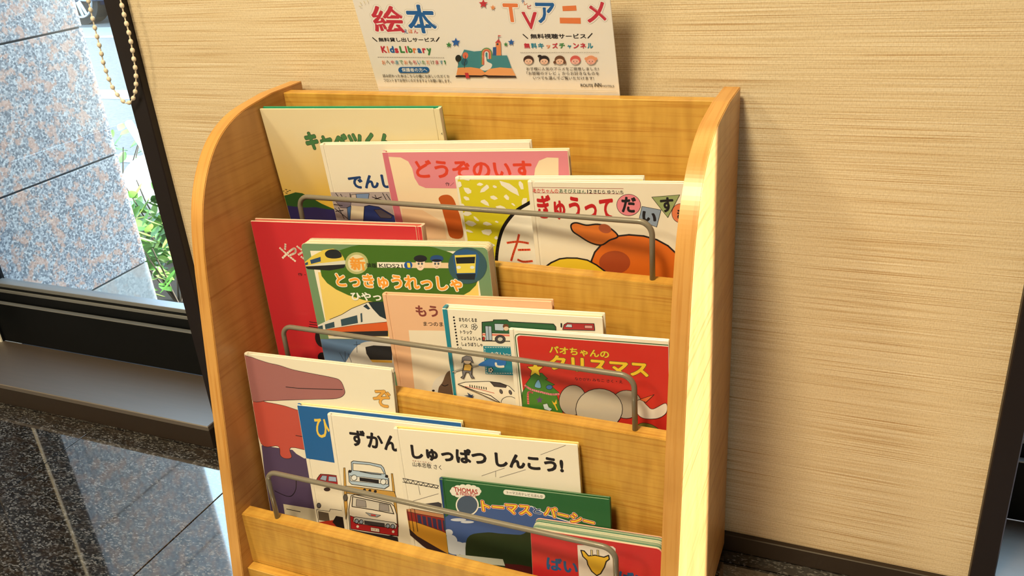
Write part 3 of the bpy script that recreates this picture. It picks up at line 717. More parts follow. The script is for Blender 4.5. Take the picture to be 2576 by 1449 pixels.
b.ell('green_oval', z7, 1392, 575, 722, 285, (66, 104, 26), rot=0.06)
b.poly('yellow_train', z7, [(525, 515), (530, 470), (600, 412), (700, 358), (790, 345), (850, 368), (888, 430), (905, 490), (880, 520), (700, 518)], (222, 190, 66))
b.poly('yellow_train', z7, [(540, 505), (660, 480), (900, 452), (905, 500), (700, 520)], (214, 206, 170)); b.poly('yellow_train', z7, [(715, 390), (745, 360), (800, 352), (850, 372), (868, 420), (800, 436), (735, 425)], (30, 34, 34), True)
b.poly('yellow_train', z7, [(580, 450), (676, 420), (678, 462), (590, 485)], (44, 72, 96)); b.poly('yellow_train', z7, [(525, 480), (560, 466), (562, 490), (530, 500)], (44, 72, 96)); b.poly('yellow_train', z7, [(530, 508), (905, 488), (890, 520), (760, 545), (560, 532)], (30, 32, 30))
b.ell('glow_patch', z7, 1005, 478, 105, 100, (180, 176, 104)); b.ell('glow_patch', z7, 1005, 478, 80, 78, (224, 206, 148))
b.text('series', '新', z7, (933, 420), (1075, 424), 120, (232, 150, 50), 0.05)
b.text('series', '装版', z7, (1090, 475), (1185, 480), 40, INK, 0.02)
b.poly('series_strip', z7, [(1190, 468), (1840, 474), (1842, 524), (1192, 518)], (232, 196, 140)); b.poly('series_strip', z7, [(1190, 468), (1450, 470), (1450, 520), (1192, 518)], (236, 222, 184))
b.text('series', 'KIDS21', z7, (1206, 482), (1420, 487), 34, INK, 0.015)
b.ell('series_badge', z7, 1475, 496, 38, 36, (30, 82, 140)); b.text('series', '1', z7, (1463, 474), (1490, 475), 44, (240, 206, 60), 0.05)
for cx, cap, ry in ((1585, (30, 30, 34), 62), (1735, (36, 70, 110), 46)):
    b.ell('staff_heads', z7, cx, 482, 42, ry, (236, 204, 160)); b.ell('staff_heads', z7, cx, 436, 60, 32, cap); b.ell('staff_heads', z7, cx, 452, 46, 10, INK); b.ell('staff_heads', z7, cx-15, 482, 9, 11, (70, 80, 80)); b.ell('staff_heads', z7, cx+15, 482, 9, 11, (70, 80, 80)); b.line('staff_heads', z7, [(cx-12, 510), (cx, 515), (cx+12, 510)], 1.0, (150, 60, 50))
b.ell('blue_train_disc', z7, 2015, 500, 176, 166, (52, 84, 84)); b.poly('blue_train', z7, [(1880, 420), (1910, 370), (2000, 350), (2100, 375), (2125, 430), (2100, 600), (2070, 630), (1930, 620), (1905, 560)], (40, 84, 118))
b.poly('blue_train', z7, [(1898, 405), (2092, 398), (2085, 565), (1920, 568)], (226, 200, 70)); b.poly('blue_train', z7, [(1906, 425), (2086, 418), (2080, 478), (1915, 482)], (26, 30, 30))
b.ell('blue_train', z7, 1935, 515, 20, 14, (220, 220, 200)); b.ell('blue_train', z7, 2058, 515, 20, 14, (220, 220, 200)); b.poly('blue_train', z7, [(1910, 575), (2090, 572), (2080, 628), (1930, 625)], (30, 36, 40))
b.text('title', 'とっきゅうれっしゃ', z7, (803, 566), (1958, 602), 128, (240, 152, 44), 0.05, (242, 232, 200), 0.045)
b.text('title', 'ひやっ', z7, (946, 738), (1222, 745), 76, (240, 230, 200), 0.045)
b.poly('express_train', z7, [(640, 1100), (645, 1045), (760, 990), (870, 945), (960, 890), (1060, 850), (1110, 832), (1200, 830), (1300, 840), (1300, 1010), (1000, 1040), (700, 1085)], (226, 214, 182), line=INK, lw=1.2)
b.poly('express_train', z7, [(1110, 832), (1260, 826), (1300, 1000), (1215, 960), (1150, 890)], (34, 48, 50)); b.poly('express_train', z7, [(1065, 870), (1095, 848), (1130, 892), (1110, 900)], (34, 52, 60))
b.poly('express_train', z7, [(860, 990), (1010, 950), (1018, 1022), (868, 1050)], (52, 76, 80)); b.poly('express_train', z7, [(715, 1035), (800, 1010), (806, 1060), (722, 1078)], (52, 76, 80)); b.poly('express_train', z7, [(652, 1055), (696, 1042), (700, 1080), (655, 1088)], (52, 76, 80)); b.poly('express_train', z7, [(1040, 935), (1055, 930), (1060, 1010), (1044, 1016)], (52, 76, 80))
b.poly('express_train', z7, [(690, 1086), (1000, 1040), (1290, 1012), (1290, 1092), (1000, 1100), (740, 1102)], (214, 92, 36)); b.poly('express_train', z7, [(760, 1104), (1290, 1094), (1290, 1140), (800, 1140)], (40, 38, 36))
b.poly('sky_photo', z7, [(664, 1168), (1320, 1172), (1340, 1700), (735, 1700)], (96, 124, 146))
b.poly('white_train', z7, [(880, 1500), (930, 1340), (1000, 1240), (1080, 1195), (1200, 1190), (1330, 1195), (1330, 1500)], (216, 206, 180), True)
b.poly('white_train', z7, [(1085, 1240), (1160, 1225), (1330, 1235), (1330, 1360), (1130, 1355), (1095, 1300)], (36, 36, 36)); b.poly('white_train', z7, [(1130, 1355), (1330, 1362), (1330, 1384), (1150, 1378)], (226, 170, 60))
for p in ([(980, 1220), (1040, 1215)], [(1005, 1190), (1010, 1290)], [(850, 1290), (900, 1380)], [(900, 1280), (905, 1400)], [(930, 1300), (960, 1380)]): b.line('sky_photo', z7, p, 1.2, (54, 66, 76))
b.done()
b = Book('peach picture book with a brown title above a cream panel with a cat', k=-0.1918, tl=(961, 742), tr=(1388, 757), ll=(990, 965), th=0.009, cover=(232, 178, 126), roll=1.7, **T2)
b.text('title', 'もう', PX, (1043, 768), (1099, 769), 28, (132, 60, 48), 0.045)
b.text('author', 'まつのま', PX, (1064, 809), (1114, 810.5), 10.5, INK, 0.015)
b.poly('cream_panel', z8, [(268, 380), (1400, 395), (1400, 1400), (372, 1400)], (234, 214, 172))
b.poly('cat', z8, [(470, 890), (490, 820), (530, 780), (590, 760), (620, 720), (760, 760), (760, 1000), (480, 1000)], (226, 212, 180), True)
b.poly('cat', z8, [(525, 890), (560, 830), (620, 730), (780, 760), (780, 1000), (540, 1000)], (104, 78, 56), True); b.line('cat', z8, [(555, 850), (580, 862), (610, 850)], 2.0, INK, True); b.ell('cat', z8, 482, 902, 12, 9, INK)
b.done()
TEAL = (24, 126, 132)
b = Book('white picture book of town vehicles with a teal spine and drawn bus', k=-0.2080, tl=(1111, 776), tr=(1516, 800), ll=(1142, 990), th=0.0155, cover=(236, 220, 180), spine_rgb=TEAL, pages=M_PAGES, roll=1.2, **T2)
b.poly('teal_band', PX, [(1090, 750), (1124, 775), (1149, 1000), (1180, 1200), (1090, 1200)], TEAL)
for q in range(10): b.ell('dots', z8, 658+3.6*q, 268+26.4*q, 8, 8, INK)
for s_, tl_, tr_, h_ in (('まちのくるま', (700, 270), (856, 276), 34), ('バス', (710, 326), (776, 329), 30), ('トラック', (712, 378), (814, 382), 32), ('じょうようしゃ', (720, 432), (888, 438), 32), ('しょうぼうしゃ', (724, 482), (904, 490), 32)): b.text('contents', s_, z8, tl_, tr_, h_, INK, 0.02)
for q in range(5): b.ell('flowers', z8, 835+17*math.cos(q*1.257), 350+17*math.sin(q*1.257), 10, 10, CREAM, INK, 1.2)
b.text('flowers', 'ω', z8, (690, 525), (724, 527), 18, INK, 0.01)
b.poly('bus', z8, [(905, 470), (903, 310), (1000, 303), (1002, 290), (1120, 290), (1135, 306), (1520, 326), (1540, 350), (1540, 480)], (236, 220, 180), line=INK, lw=2)
b.poly('bus', z8, [(905, 400), (903, 310), (1000, 303), (1002, 290), (1120, 290), (1135, 306), (1520, 326), (1540, 350), (1540, 420)], (44, 92, 52), line=INK, lw=1.5); b.poly('bus', z8, [(905, 408), (1540, 430), (1540, 446), (906, 424)], (224, 120, 90))
b.poly('bus', z8, [(1010, 322), (1090, 324), (1092, 384), (1014, 380)], (186, 196, 190), line=INK, lw=1.2); b.poly('bus', z8, [(930, 342), (984, 344), (990, 466), (938, 466)], (170, 182, 180), line=INK, lw=1.2); b.line('bus', z8, [(957, 344), (964, 466)], 1.2, INK)
b.ell('bus', z8, 1108, 345, 26, 20, (110, 64, 36)); b.ell('bus', z8, 1112, 365, 22, 18, (232, 196, 150))
b.ell('bus', z8, 1060, 456, 44, 34, (74, 70, 66), INK, 1.5); b.ell('bus', z8, 1060, 456, 24, 19, (200, 190, 160), INK, 1.2); b.ell('bus', z8, 918, 450, 10, 16, (190, 50, 40), INK, 1.0)
b.poly('red_truck', z8, [(1600, 372), (1612, 330), (1640, 314), (1690, 318), (1870, 322), (1876, 380)], (172, 42, 40), line=INK, lw=1.6); b.poly('red_truck', z8, [(1620, 350), (1640, 326), (1680, 328), (1682, 354)], (190, 196, 186), line=INK, lw=1.0); b.poly('red_truck', z8, [(1790, 336), (1856, 338), (1858, 362), (1790, 360)], (214, 150, 130), line=INK, lw=1.0); b.line('red_truck', z8, [(1588, 320), (1588, 350)], 3.5, INK)
b.poly('age_box', z8, [(914, 514), (1300, 524), (1320, 775), (934, 756)], TEAL)
for q in range(11):
    b.line('age_box', z8, [(930+22*q, 526), (942+22*q, 526.5)], 1.4, CREAM); b.line('age_box', z8, [(946+22*q, 748), (958+22*q, 749)], 1.4, CREAM); b.line('age_box', z8, [(927+1.6*q, 540+20*q), (928+1.6*q, 551+20*q)], 1.4, CREAM)
b.text('age_text', '0さい～', z8, (980, 562), (1150, 570), 34, CREAM, 0.02); b.poly('age_box', z8, [(872, 680), (930, 640), (1060, 600), (1110, 640), (1090, 690), (960, 690)], (44, 110, 170), True); b.text('age_text', 'こ', z8, (1005, 610), (1085, 612), 90, CREAM, 0.06)
for q in range(5): b.ell('age_box', z8, 978+14*math.cos(q*1.257), 720+14*math.sin(q*1.257), 9, 9, CREAM, INK, 1.0)
b.line('fire_hose', z8, [(650, 736), (740, 712), (872, 684)], 3.2, INK); b.line('fire_hose', z8, [(650, 736), (740, 712), (872, 684)], 1.6, (200, 190, 160))
b.poly('child_figure', z8, [(750, 660), (735, 735), (740, 770), (720, 785), (745, 795), (765, 740), (790, 740), (812, 790), (840, 790), (815, 760), (818, 700), (802, 662)], (120, 112, 104), line=INK, lw=1.4); b.poly('child_figure', z8, [(752, 672), (744, 722), (806, 728), (818, 690), (800, 668)], (228, 178, 74), line=INK, lw=1.2)
b.ell('child_figure', z8, 778, 646, 34, 24, (234, 204, 160), INK, 1.2); b.poly('child_figure', z8, [(730, 660), (734, 612), (770, 596), (810, 604), (830, 660), (806, 640), (750, 636)], (128, 120, 112), line=INK, lw=1.2)
b.poly('bullet_train', z8, [(697, 842), (760, 824), (960, 818), (1060, 830), (1140, 860), (1200, 920), (1250, 1060), (1060, 1004), (900, 930), (780, 880)], (238, 224, 186), line=INK, lw=1.6); b.poly('bullet_train', z8, [(975, 822), (1050, 830), (1118, 856), (1110, 872), (1010, 862)], (70, 62, 58), line=INK, lw=1.2); b.line('bullet_train', z8, [(760, 862), (900, 890), (1010, 920)], 1.5, (190, 60, 50)); b.line('bullet_train', z8, [(697, 842), (860, 905), (980, 940), (1060, 1000)], 2.0, INK)
for q in range(8): b.line('bullet_train', z8, [(800+20*q, 848+3*q), (802+20*q, 866+3*q)], 2.2, INK)
b.ell('bullet_train', z8, 1070, 905, 12, 20, (90, 84, 80), INK, 1.0, -.4); b.ell('bullet_train', z8, 1150, 912, 12, 20, (90, 84, 80), INK, 1.0, -.4); b.ell('bullet_train', z8, 1140, 1000, 70, 52, (238, 224, 186), INK, 1.4)
b.poly('bird', z8, [(748, 936), (790, 938), (776, 912), (812, 936), (830, 930), (818, 962), (790, 950)], (44, 60, 84))
b.done()
RED = (200, 44, 30)
b = Book('red Christmas picture book with white border and yellow title', k=-0.2162, tl=(1280, 826), tr=(1683, 860), ll=(1310, 1020), th=0.0058, cover=(238, 224, 184), roll=0.6, **T2)
b.poly('border_line', PX, [(1295, 848), (1297, 842), (1305, 839), (1800, 876), (1800, 1120), (1324, 1120)], (40, 84, 44)); b.poly('border_gap', PX, [(1297.5, 849), (1299, 844), (1306, 841.5), (1800, 878.5), (1800, 1120), (1327, 1120)], CREAM)
b.poly('red_panel', PX, [(1301, 851), (1303, 846), (1310, 844), (1800, 881), (1800, 1120), (1331, 1120)], RED)
b.text('title', 'パオちゃんの', z8, (1480, 512), (2000, 558), 66, (230, 190, 44), 0.04, (60, 84, 34), 0.03)
b.text('title', 'クリスマス', z8, (1478, 590), (2340, 655), 128, (234, 190, 40), 0.05, (60, 84, 34), 0.025)
b.text('author', 'なかがわ みちこ さく・え', z8, (1703, 784), (2116, 812), 28, INK, 0.012)
b.poly('christmas_tree', z8, [(1330, 755), (1420, 750), (1470, 800), (1450, 806), (1530, 850), (1500, 862), (1570, 920), (1545, 935), (1620, 1150), (1250, 1150), (1250, 920), (1290, 850), (1262, 870), (1320, 790)], (66, 122, 40), line=(34, 60, 26), lw=1.2)
def star(b, part, zf, cx, cy, r, rgb, line=None, rot=-1.57, k=0.45):
    b.poly(part, zf, [(cx+(r if q % 2 == 0 else r*k)*math.cos(rot+q*math.pi/5), cy+(r if q % 2 == 0 else r*k)*math.sin(rot+q*math.pi/5)) for q in range(10)], rgb, False, line, 1.2)
star(b, 'tree_star', z8, 1362, 718, 74, (238, 200, 50), INK)
b.line('ornaments', z8, [(1275, 858), (1330, 892), (1420, 916), (1500, 934), (1566, 932)], 5.5, (230, 140, 130), True); b.poly('ornaments', z8, [(1356, 866), (1390, 806), (1412, 876)], (110, 160, 178), True, INK, 1.0); b.ell('ornaments', z8, 1484, 872, 28, 20, (60, 104, 150), INK, 1.0)
b.line('ornaments', z8, [(1302, 1015), (1300, 930), (1318, 912), (1338, 920)], 5.0, (226, 110, 100), True); star(b, 'ornaments', z8, 1400, 982, 32, (96, 72, 110)); b.poly('ornaments', z8, [(1428, 1020), (1466, 1012), (1480, 1045), (1510, 1060), (1490, 1078), (1440, 1062)], (206, 214, 200), line=INK, lw=1.0)
b.line('ornaments', z8, [(1530, 1020), (1552, 1068)], 3.5, (230, 180, 50)); b.poly('ornaments', z8, [(1505, 985), (1520, 1022), (1550, 1015), (1545, 975), (1532, 1005), (1522, 1005)], (230, 180, 50))
GREY = (178, 162, 132)
b.ell('grey_shapes', z8, 1685, 985, 116, 132, GREY, INK, 1.6, .2); b.ell('grey_shapes', z8, 2150, 1020, 132, 122, GREY, INK, 1.6); b.ell('grey_shapes', z8, 1915, 1062, 202, 178, (196, 182, 150), INK, 1.8)
b.poly('white_shape', z8, [(2236, 1000), (2280, 980), (2330, 1030), (2380, 1060), (2490, 1010), (2496, 1090), (2420, 1140), (2300, 1140), (2240, 1090)], (232, 216, 184), True, INK, 1.4); b.poly('white_shape', z8, [(2262, 978), (2390, 935), (2318, 1002)], (222, 104, 50), line=INK, lw=1.2); b.poly('white_shape', z8, [(2236, 1210), (2290, 1180), (2380, 1200), (2440, 1260), (2240, 1260)], (112, 112, 40), True, INK, 1.2)
b.done()
# ---------------- tier 3
T3 = dict(tier=3, tilt=4.5, yaw=5.0)
b = Book('white picture book with stacked mauve, red and purple painted shapes', k=-0.2455, tl=(613, 886), tr=(985, 934), ll=(690, 1290), th=0.0075, cover=(234, 218, 176), roll=-0.6, **T3)
b.poly('purple_shape', zA, [(205, 815), (330, 835), (440, 850), (470, 880), (530, 915), (720, 900), (900, 1700), (300, 1700)], (80, 62, 84))
b.poly('red_shape', zA, [(140, 482), (250, 490), (380, 516), (480, 548), (560, 560), (620, 840), (430, 832), (434, 905), (385, 915), (348, 890), (330, 822), (200, 800)], (190, 76, 56), True, line=INK, lw=1.0)
b.poly('mauve_shape', zA, [(60, 160), (110, 142), (180, 165), (260, 190), (340, 208), (440, 240), (560, 265), (740, 300), (800, 322), (828, 372), (835, 425), (775, 460), (600, 466), (400, 472), (250, 476), (120, 460)], (160, 100, 88), True, line=INK, lw=1.0)
b.line('mauve_shape', zA, [(390, 372), (480, 382), (640, 388), (820, 392)], 1.6, INK)
b.text('title', 'ぞ', zA, (1038, 392), (1176, 396), 132, (222, 158, 62), 0.03, INK, 0.015)
b.line('purple_shape', zA, [(305, 1160), (380, 1195), (430, 1200), (465, 1150), (468, 1070)], 1.6, INK, True); b.line('red_shape', zA, [(465, 740), (520, 750)], 1.6, INK)
b.poly('owner_sticker', zA, [(370, 1260), (800, 1330), (830, 1500), (395, 1420)], (206, 190, 150)); b.line('owner_sticker', zA, [(395, 1298), (500, 1320)], 1.8, INK); b.line('owner_sticker', zA, [(395, 1345), (470, 1362)], 4.0, (150, 50, 40))
b.done()
BLUE = (14, 92, 140)
b = Book('blue topped picture book with a yellow letter and a small red car', k=-0.2535, tl=(746, 1016), tr=(1161, 1066), ll=(803, 1310), th=0.0075, cover=(236, 220, 180), spine_rgb=BLUE, back=(236, 214, 140), roll=0.7, **T3)
b.poly('blue_panel', zA, [(440, 440), (2200, 700), (2300, 1190), (740, 945), (534, 912), (470, 560)], BLUE)
b.text('title', 'ひ', zA, (602, 604), (712, 620), 146, (234, 192, 66), 0.02)
b.line('illustration', zA, [(540, 940), (745, 970)], 1.2, (120, 80, 60)); b.line('illustration', zA, [(548, 1030), (640, 1040), (700, 1060)], 1.2, (150, 90, 70))
b.poly('red_car', zC, [(940, 300), (965, 250), (1000, 206), (1100, 212), (1250, 232), (1260, 362), (1100, 345), (960, 316)], (156, 32, 36), line=INK, lw=1.4); b.poly('red_car', zC, [(990, 270), (1020, 222), (1080, 226), (1068, 290)], (150, 160, 166), line=INK, lw=1.0); b.poly('red_car', zC, [(1100, 232), (1190, 240), (1196, 300), (1095, 290)], (160, 170, 176), line=INK, lw=1.0); b.ell('red_car', zC, 1080, 392, 40, 24, (50, 36, 36))
b.poly('parked_lorry', zC, [(950, 640), (1110, 660), (1120, 632), (1330, 660), (1350, 900), (980, 800)], (232, 216, 176), line=INK, lw=1.2); b.poly('parked_lorry', zC, [(970, 655), (1098, 680), (1115, 790), (980, 765)], (96, 82, 62)); b.poly('parked_lorry', zC, [(975, 790), (1200, 760), (1250, 860), (1000, 820)], (178, 50, 30)); b.poly('parked_lorry', zC, [(1145, 790), (1190, 715), (1300, 735), (1330, 880), (1200, 850)], INK); b.ell('parked_lorry', zC, 980, 588, 24, 30, (96, 92, 88), INK, 1.2)
b.done()
b = Book('white picture book with a large black title above a drawn car carrier', k=-0.2615, tl=(823, 1043), tr=(1256, 1092), ll=(860, 1325), th=0.0075, cover=(238, 222, 182), roll=0.4, **T3)
b.line('edge_line', PX, [(829, 1062), (868, 1345)], 1.4, INK)
b.text('title', 'ずかん', PX, (877, 1078), (1004, 1096), 42, INK, 0.05)
YL = (196, 146, 60)
b.poly('loading_ramp', zC, [(1280, 130), (1300, 130), (1330, 600), (1310, 760), (1290, 600)], YL, line=INK, lw=1.0); b.poly('loading_ramp', zC, [(1860, 200), (1880, 200), (1930, 600), (1950, 850), (1920, 850)], YL, line=INK, lw=1.0)
b.poly('loading_ramp', zC, [(1300, 350), (1440, 362), (1900, 420), (1935, 520), (1320, 440)], YL, line=INK, lw=1.2)
for q in range(3): b.ell('loading_ramp', zC, 1536+66*q, 400+8*q, 18, 18, INK)
b.poly('carried_car', zC, [(1350, 300), (1340, 180), (1380, 170), (1375, 60), (1400, 45), (1600, 66), (1740, 96), (1770, 130), (1800, 230), (1830, 260), (1835, 350), (1780, 385), (1600, 360), (1380, 330)], (178, 192, 188), line=INK, lw=1.6)
b.poly('carried_car', zC, [(1396, 160), (1395, 75), (1600, 92), (1735, 125), (1780, 205)], (238, 222, 182), line=INK, lw=1.4); b.poly('carried_car', zC, [(1360, 225), (1820, 275), (1825, 330), (1365, 290)], (226, 216, 186), line=INK, lw=1.2); b.poly('carried_car', zC, [(1475, 245), (1710, 275), (1712, 318), (1478, 290)], INK)
b.ell('carried_car', zC, 1410, 250, 34, 34, (232, 226, 200), INK, 1.4); b.ell('carried_car', zC, 1765, 300, 34, 34, (232, 226, 200), INK, 1.4); b.ell('carried_car', zC, 1358, 172, 20, 18, INK); b.ell('carried_car', zC, 1806, 232, 20, 18, INK); b.line('carried_car', zC, [(1480, 172), (1620, 200), (1740, 212)], 2.2, INK)
b.poly('truck_cab', zC, [(1345, 640), (1372, 470), (1420, 455), (1860, 560), (1900, 600), (1930, 700), (1945, 950), (1780, 960), (1360, 880)], (236, 220, 184), line=INK, lw=1.8)
b.poly('truck_cab', zC, [(1385, 600), (1392, 478), (1850, 575), (1895, 690), (1640, 640)], (208, 196, 166), line=INK, lw=2.2)
for x_ in (1440, 1720):
    b.poly('truck_cab', zC, [(x_, 510+0.18*(x_-1440)), (x_+110, 530+0.18*(x_-1440)), (x_+120, 610+0.18*(x_-1440)), (x_-5, 595+0.18*(x_-1440))], (150, 140, 124), line=INK, lw=1.0)
b.poly('truck_cab', zC, [(1362, 710), (1400, 725), (1905, 800), (1945, 820), (1945, 960), (1370, 870)], (176, 34, 36), line=INK, lw=1.4); b.poly('truck_cab', zC, [(1405, 735), (1430, 725), (1900, 795), (1935, 830), (1920, 870), (1430, 805), (1400, 780)], (206, 200, 176), line=INK, lw=1.4); b.poly('truck_cab', zC, [(1535, 772), (1780, 806), (1785, 850), (1540, 812)], (64, 60, 58), line=INK, lw=1.0)
for x_, y_ in ((1442, 778), (1498, 786), (1822, 836), (1882, 842)): b.ell('truck_cab', zC, x_, y_, 24, 26, (150, 160, 160), INK, 1.6)
b.poly('truck_cab', zC, [(1550, 672), (1735, 705), (1690, 728), (1600, 712)], (160, 160, 150), line=INK, lw=1.0); b.poly('truck_cab', zC, [(1615, 692), (1675, 700), (1675, 718), (1618, 710)], (196, 60, 50)); b.poly('number_plate', zC, [(1612, 852), (1718, 868), (1722, 912), (1616, 896)], (230, 214, 180), line=INK, lw=1.0); b.text('number_plate', 'いすゞ', zC, (1624, 862), (1706, 876), 24, (150, 50, 40), 0.01)
b.ell('truck_cab', zC, 1455, 842, 16, 16, (232, 220, 180)); b.ell('truck_cab', zC, 1888, 905, 16, 16, (232, 220, 180)); b.poly('truck_cab', zC, [(1380, 885), (1760, 940), (1940, 970), (1950, 1040), (1700, 1000), (1400, 920)], (40, 36, 36)); b.ell('truck_cab', zC, 1305, 490, 24, 40, (90, 84, 72), INK, 1.2)
b.done()
b = Book('white picture book with a long black title and a drawn railway carriage', k=-0.2695, tl=(990, 1080), tr=(1453, 1117), ll=(1027, 1360), th=0.0075, cover=(238, 222, 182), spine_rgb=(226, 212, 172), back=(238, 206, 110), roll=2.2, **T3)
b.line('edge_line', PX, [(992, 1085), (1030, 1365)], 1.6, (40, 56, 44))
b.text('title', 'しゅっぱつ しんこう!', PX, (1031, 1116), (1416, 1151), 38, INK, 0.065)
b.text('author', '山本忠敬 さく', PX, (1037, 1161), (1110, 1170), 12, INK, 0.012); b.text('author', 'やま もと ただ よし', PX, (1037, 1157), (1086, 1162.5), 3.6, (150, 50, 40), 0.01)
for p in ([(1360, 300), (1585, 215)], [(1605, 318), (1700, 290)], [(830, 490), (1035, 420)], [(990, 505), (1225, 435)], [(955, 448), (955, 500)], [(130, 725), (440, 620)], [(150, 735), (440, 650)], [(260, 580), (275, 660)]): b.line('overhead_wire#'+str(p[0]), zB, p, 1.0, (96, 84, 74))
b.line('gantry', zB, [(85, 512), (120, 512), (440, 578)], 1.6, INK); b.line('gantry', zB, [(85, 568), (120, 545), (440, 602)], 1.6, INK)
for q in range(7): b.line('gantry', zB, [(120+46*q, 514+9.5*q), (143+46*q, 552+8.6*q), (166+46*q, 522+9.5*q)], 1.3, INK)
b.poly('gantry', zB, [(285, 745), (440, 725), (470, 740), (470, 790), (330, 770)], (60, 56, 56))
b.poly('carriage', zB, [(110, 795), (200, 790), (480, 860), (560, 880), (600, 1250), (420, 1150), (260, 1060), (130, 930)], (210, 146, 44), line=INK, lw=1.4); b.poly('carriage', zB, [(112, 800), (200, 792), (560, 882), (580, 1040), (480, 990), (240, 905), (125, 880)], (140, 36, 32), line=INK, lw=1.2); b.poly('carriage', zB, [(112, 795), (200, 784), (560, 850), (565, 885), (250, 828), (180, 812)], (196, 134, 84), line=INK, lw=1.0)
for q in range(7): b.poly('carriage', zB, [(248+46*q, 838+10*q), (280+46*q, 845+10*q), (292+46*q, 925+15*q), (258+46*q, 908+14*q)], (44, 44, 72))
b.poly('carriage', zB, [(140, 930), (250, 1030), (420, 1130), (600, 1230), (620, 1320), (480, 1240), (300, 1120), (160, 1000)], (52, 34, 34))
for x_ in (160, 190, 225): b.line('carriage', zB, [(x_, 790), (x_+30, 990)], 1.4, INK)
b.done()
GREEN = (34, 92, 44)
b = Book('dark green picture book with a red lettered cloud badge and yellow title', k=-0.2775, tl=(1104, 1203), tr=(1534, 1259), ll=(1132, 1390), th=0.0068, cover=GREEN, spine_rgb=(30, 56, 96), roll=1.5, **T3)
b.poly('blue_sky', zB, [(480, 880), (560, 820), (800, 775), (1000, 760), (1280, 765), (1420, 840), (1700, 930), (2100, 1000), (2100, 1600), (520, 1600)], (60, 86, 130), line=(232, 222, 196), lw=2.5)
b.poly('blue_sky', zB, [(430, 480), (470, 490), (540, 1300), (500, 1300)], (30, 60, 104))
for cx, cy, rx, ry in ((550, 1080, 60, 60), (600, 1140, 90, 60), (680, 1150, 70, 60), (530, 1000, 40, 30), (620, 885, 70, 14), (700, 905, 60, 12)): b.ell('clouds', zB, cx, cy, rx, ry, (206, 206, 196))
b.poly('green_bank', zB, [(690, 1300), (700, 1050), (860, 1000), (1010, 1010), (1180, 1020), (1290, 1010), (1320, 1500), (720, 1500)], (40, 52, 26), True)
b.poly('red_track', zB, [(1040, 1280), (1180, 1290), (1420, 1340), (1420, 1500), (1040, 1500)], (84, 26, 24)); b.poly('label_strip', zB, [(600, 1195), (1020, 1240), (1040, 1300), (620, 1260)], (206, 202, 170))
for q in range(14):
    a = 2*math.pi*q/14; b.ell('cloud_badge', zB, 685+112*math.cos(a), 628+42*math.sin(a), 30, 22, (236, 224, 190), rot=.1)
b.ell('cloud_badge', zB, 685, 628, 122, 52, (236, 224, 190), rot=.1)
b.ell('badge_disc', zB, 700, 752, 104, 98, (236, 224, 190)); b.ell('badge_disc', zB, 700, 752, 92, 86, (70, 84, 96))
b.text('badge_text', 'THOMAS', zB, (576, 588), (792, 612), 42, (172, 36, 36), 0.03); b.text('badge_text', '& FRIENDS', zB, (596, 632), (778, 650), 28, (172, 36, 36), 0.02)
b.pill('series_pill', zB, (1048, 635), (1378, 674), 23, (234, 224, 190)); b.text('series_pill', 'トーマスのテレビえほん⑫', zB, (1056, 624), (1378, 662), 26, INK, 0.012)
b.text('title', 'トーマス', zB, (826, 712), (1266, 752), 92, (238, 200, 50), 0.03, (186, 36, 30), 0.062, (236, 220, 186), 0.095)
b.text('title', 'と', zB, (1292, 768), (1362, 778), 56, (30, 50, 96), 0.03, (220, 216, 200), 0.04)
b.text('title', 'パーシー', zB, (1400, 752), (1850, 868), 92, (238, 200, 50), 0.03, (186, 36, 30), 0.062, (236, 220, 186), 0.095)
b.done()
b = Book('small thick red board book with blue letters and a yellow animal panel', k=-0.3025, tl=(1334, 1326), tr=(1665, 1385), ll=(1347, 1440), th=0.0235, edge=(226, 176, 140), cover=(196, 42, 40), board=True, pages=M_PAGES_G, roll=-0.2, **T3)
b.poly('white_panel', zB, [(1690, 1112), (2010, 1124), (2034, 1145), (2046, 1600), (1715, 1600)], (226, 210, 180))
b.poly('yellow_shape', zB, [(1722, 1160), (1752, 1166), (1790, 1210), (1850, 1204), (1930, 1222), (1972, 1205), (1978, 1240), (1950, 1262), (1935, 1310), (1900, 1370), (1865, 1388), (1820, 1350), (1785, 1290), (1776, 1250), (1740, 1215)], (222, 172, 40), False, INK, 3.2)
for x_ in (1820, 1876): b.line('yellow_shape', zB, [(x_, 1204), (x_-2, 1160)], 5.5, INK); b.line('yellow_shape', zB, [(x_, 1204), (x_-2, 1160)], 2.5, (232, 206, 130))
b.text('title', 'ばい', zB, (1410, 1212), (1694, 1262), 118, (30, 82, 118), 0.05); b.text('title#2', 'ばい', zB, (2062, 1336), (2340, 1390), 118, (30, 82, 118), 0.05)
b.done()

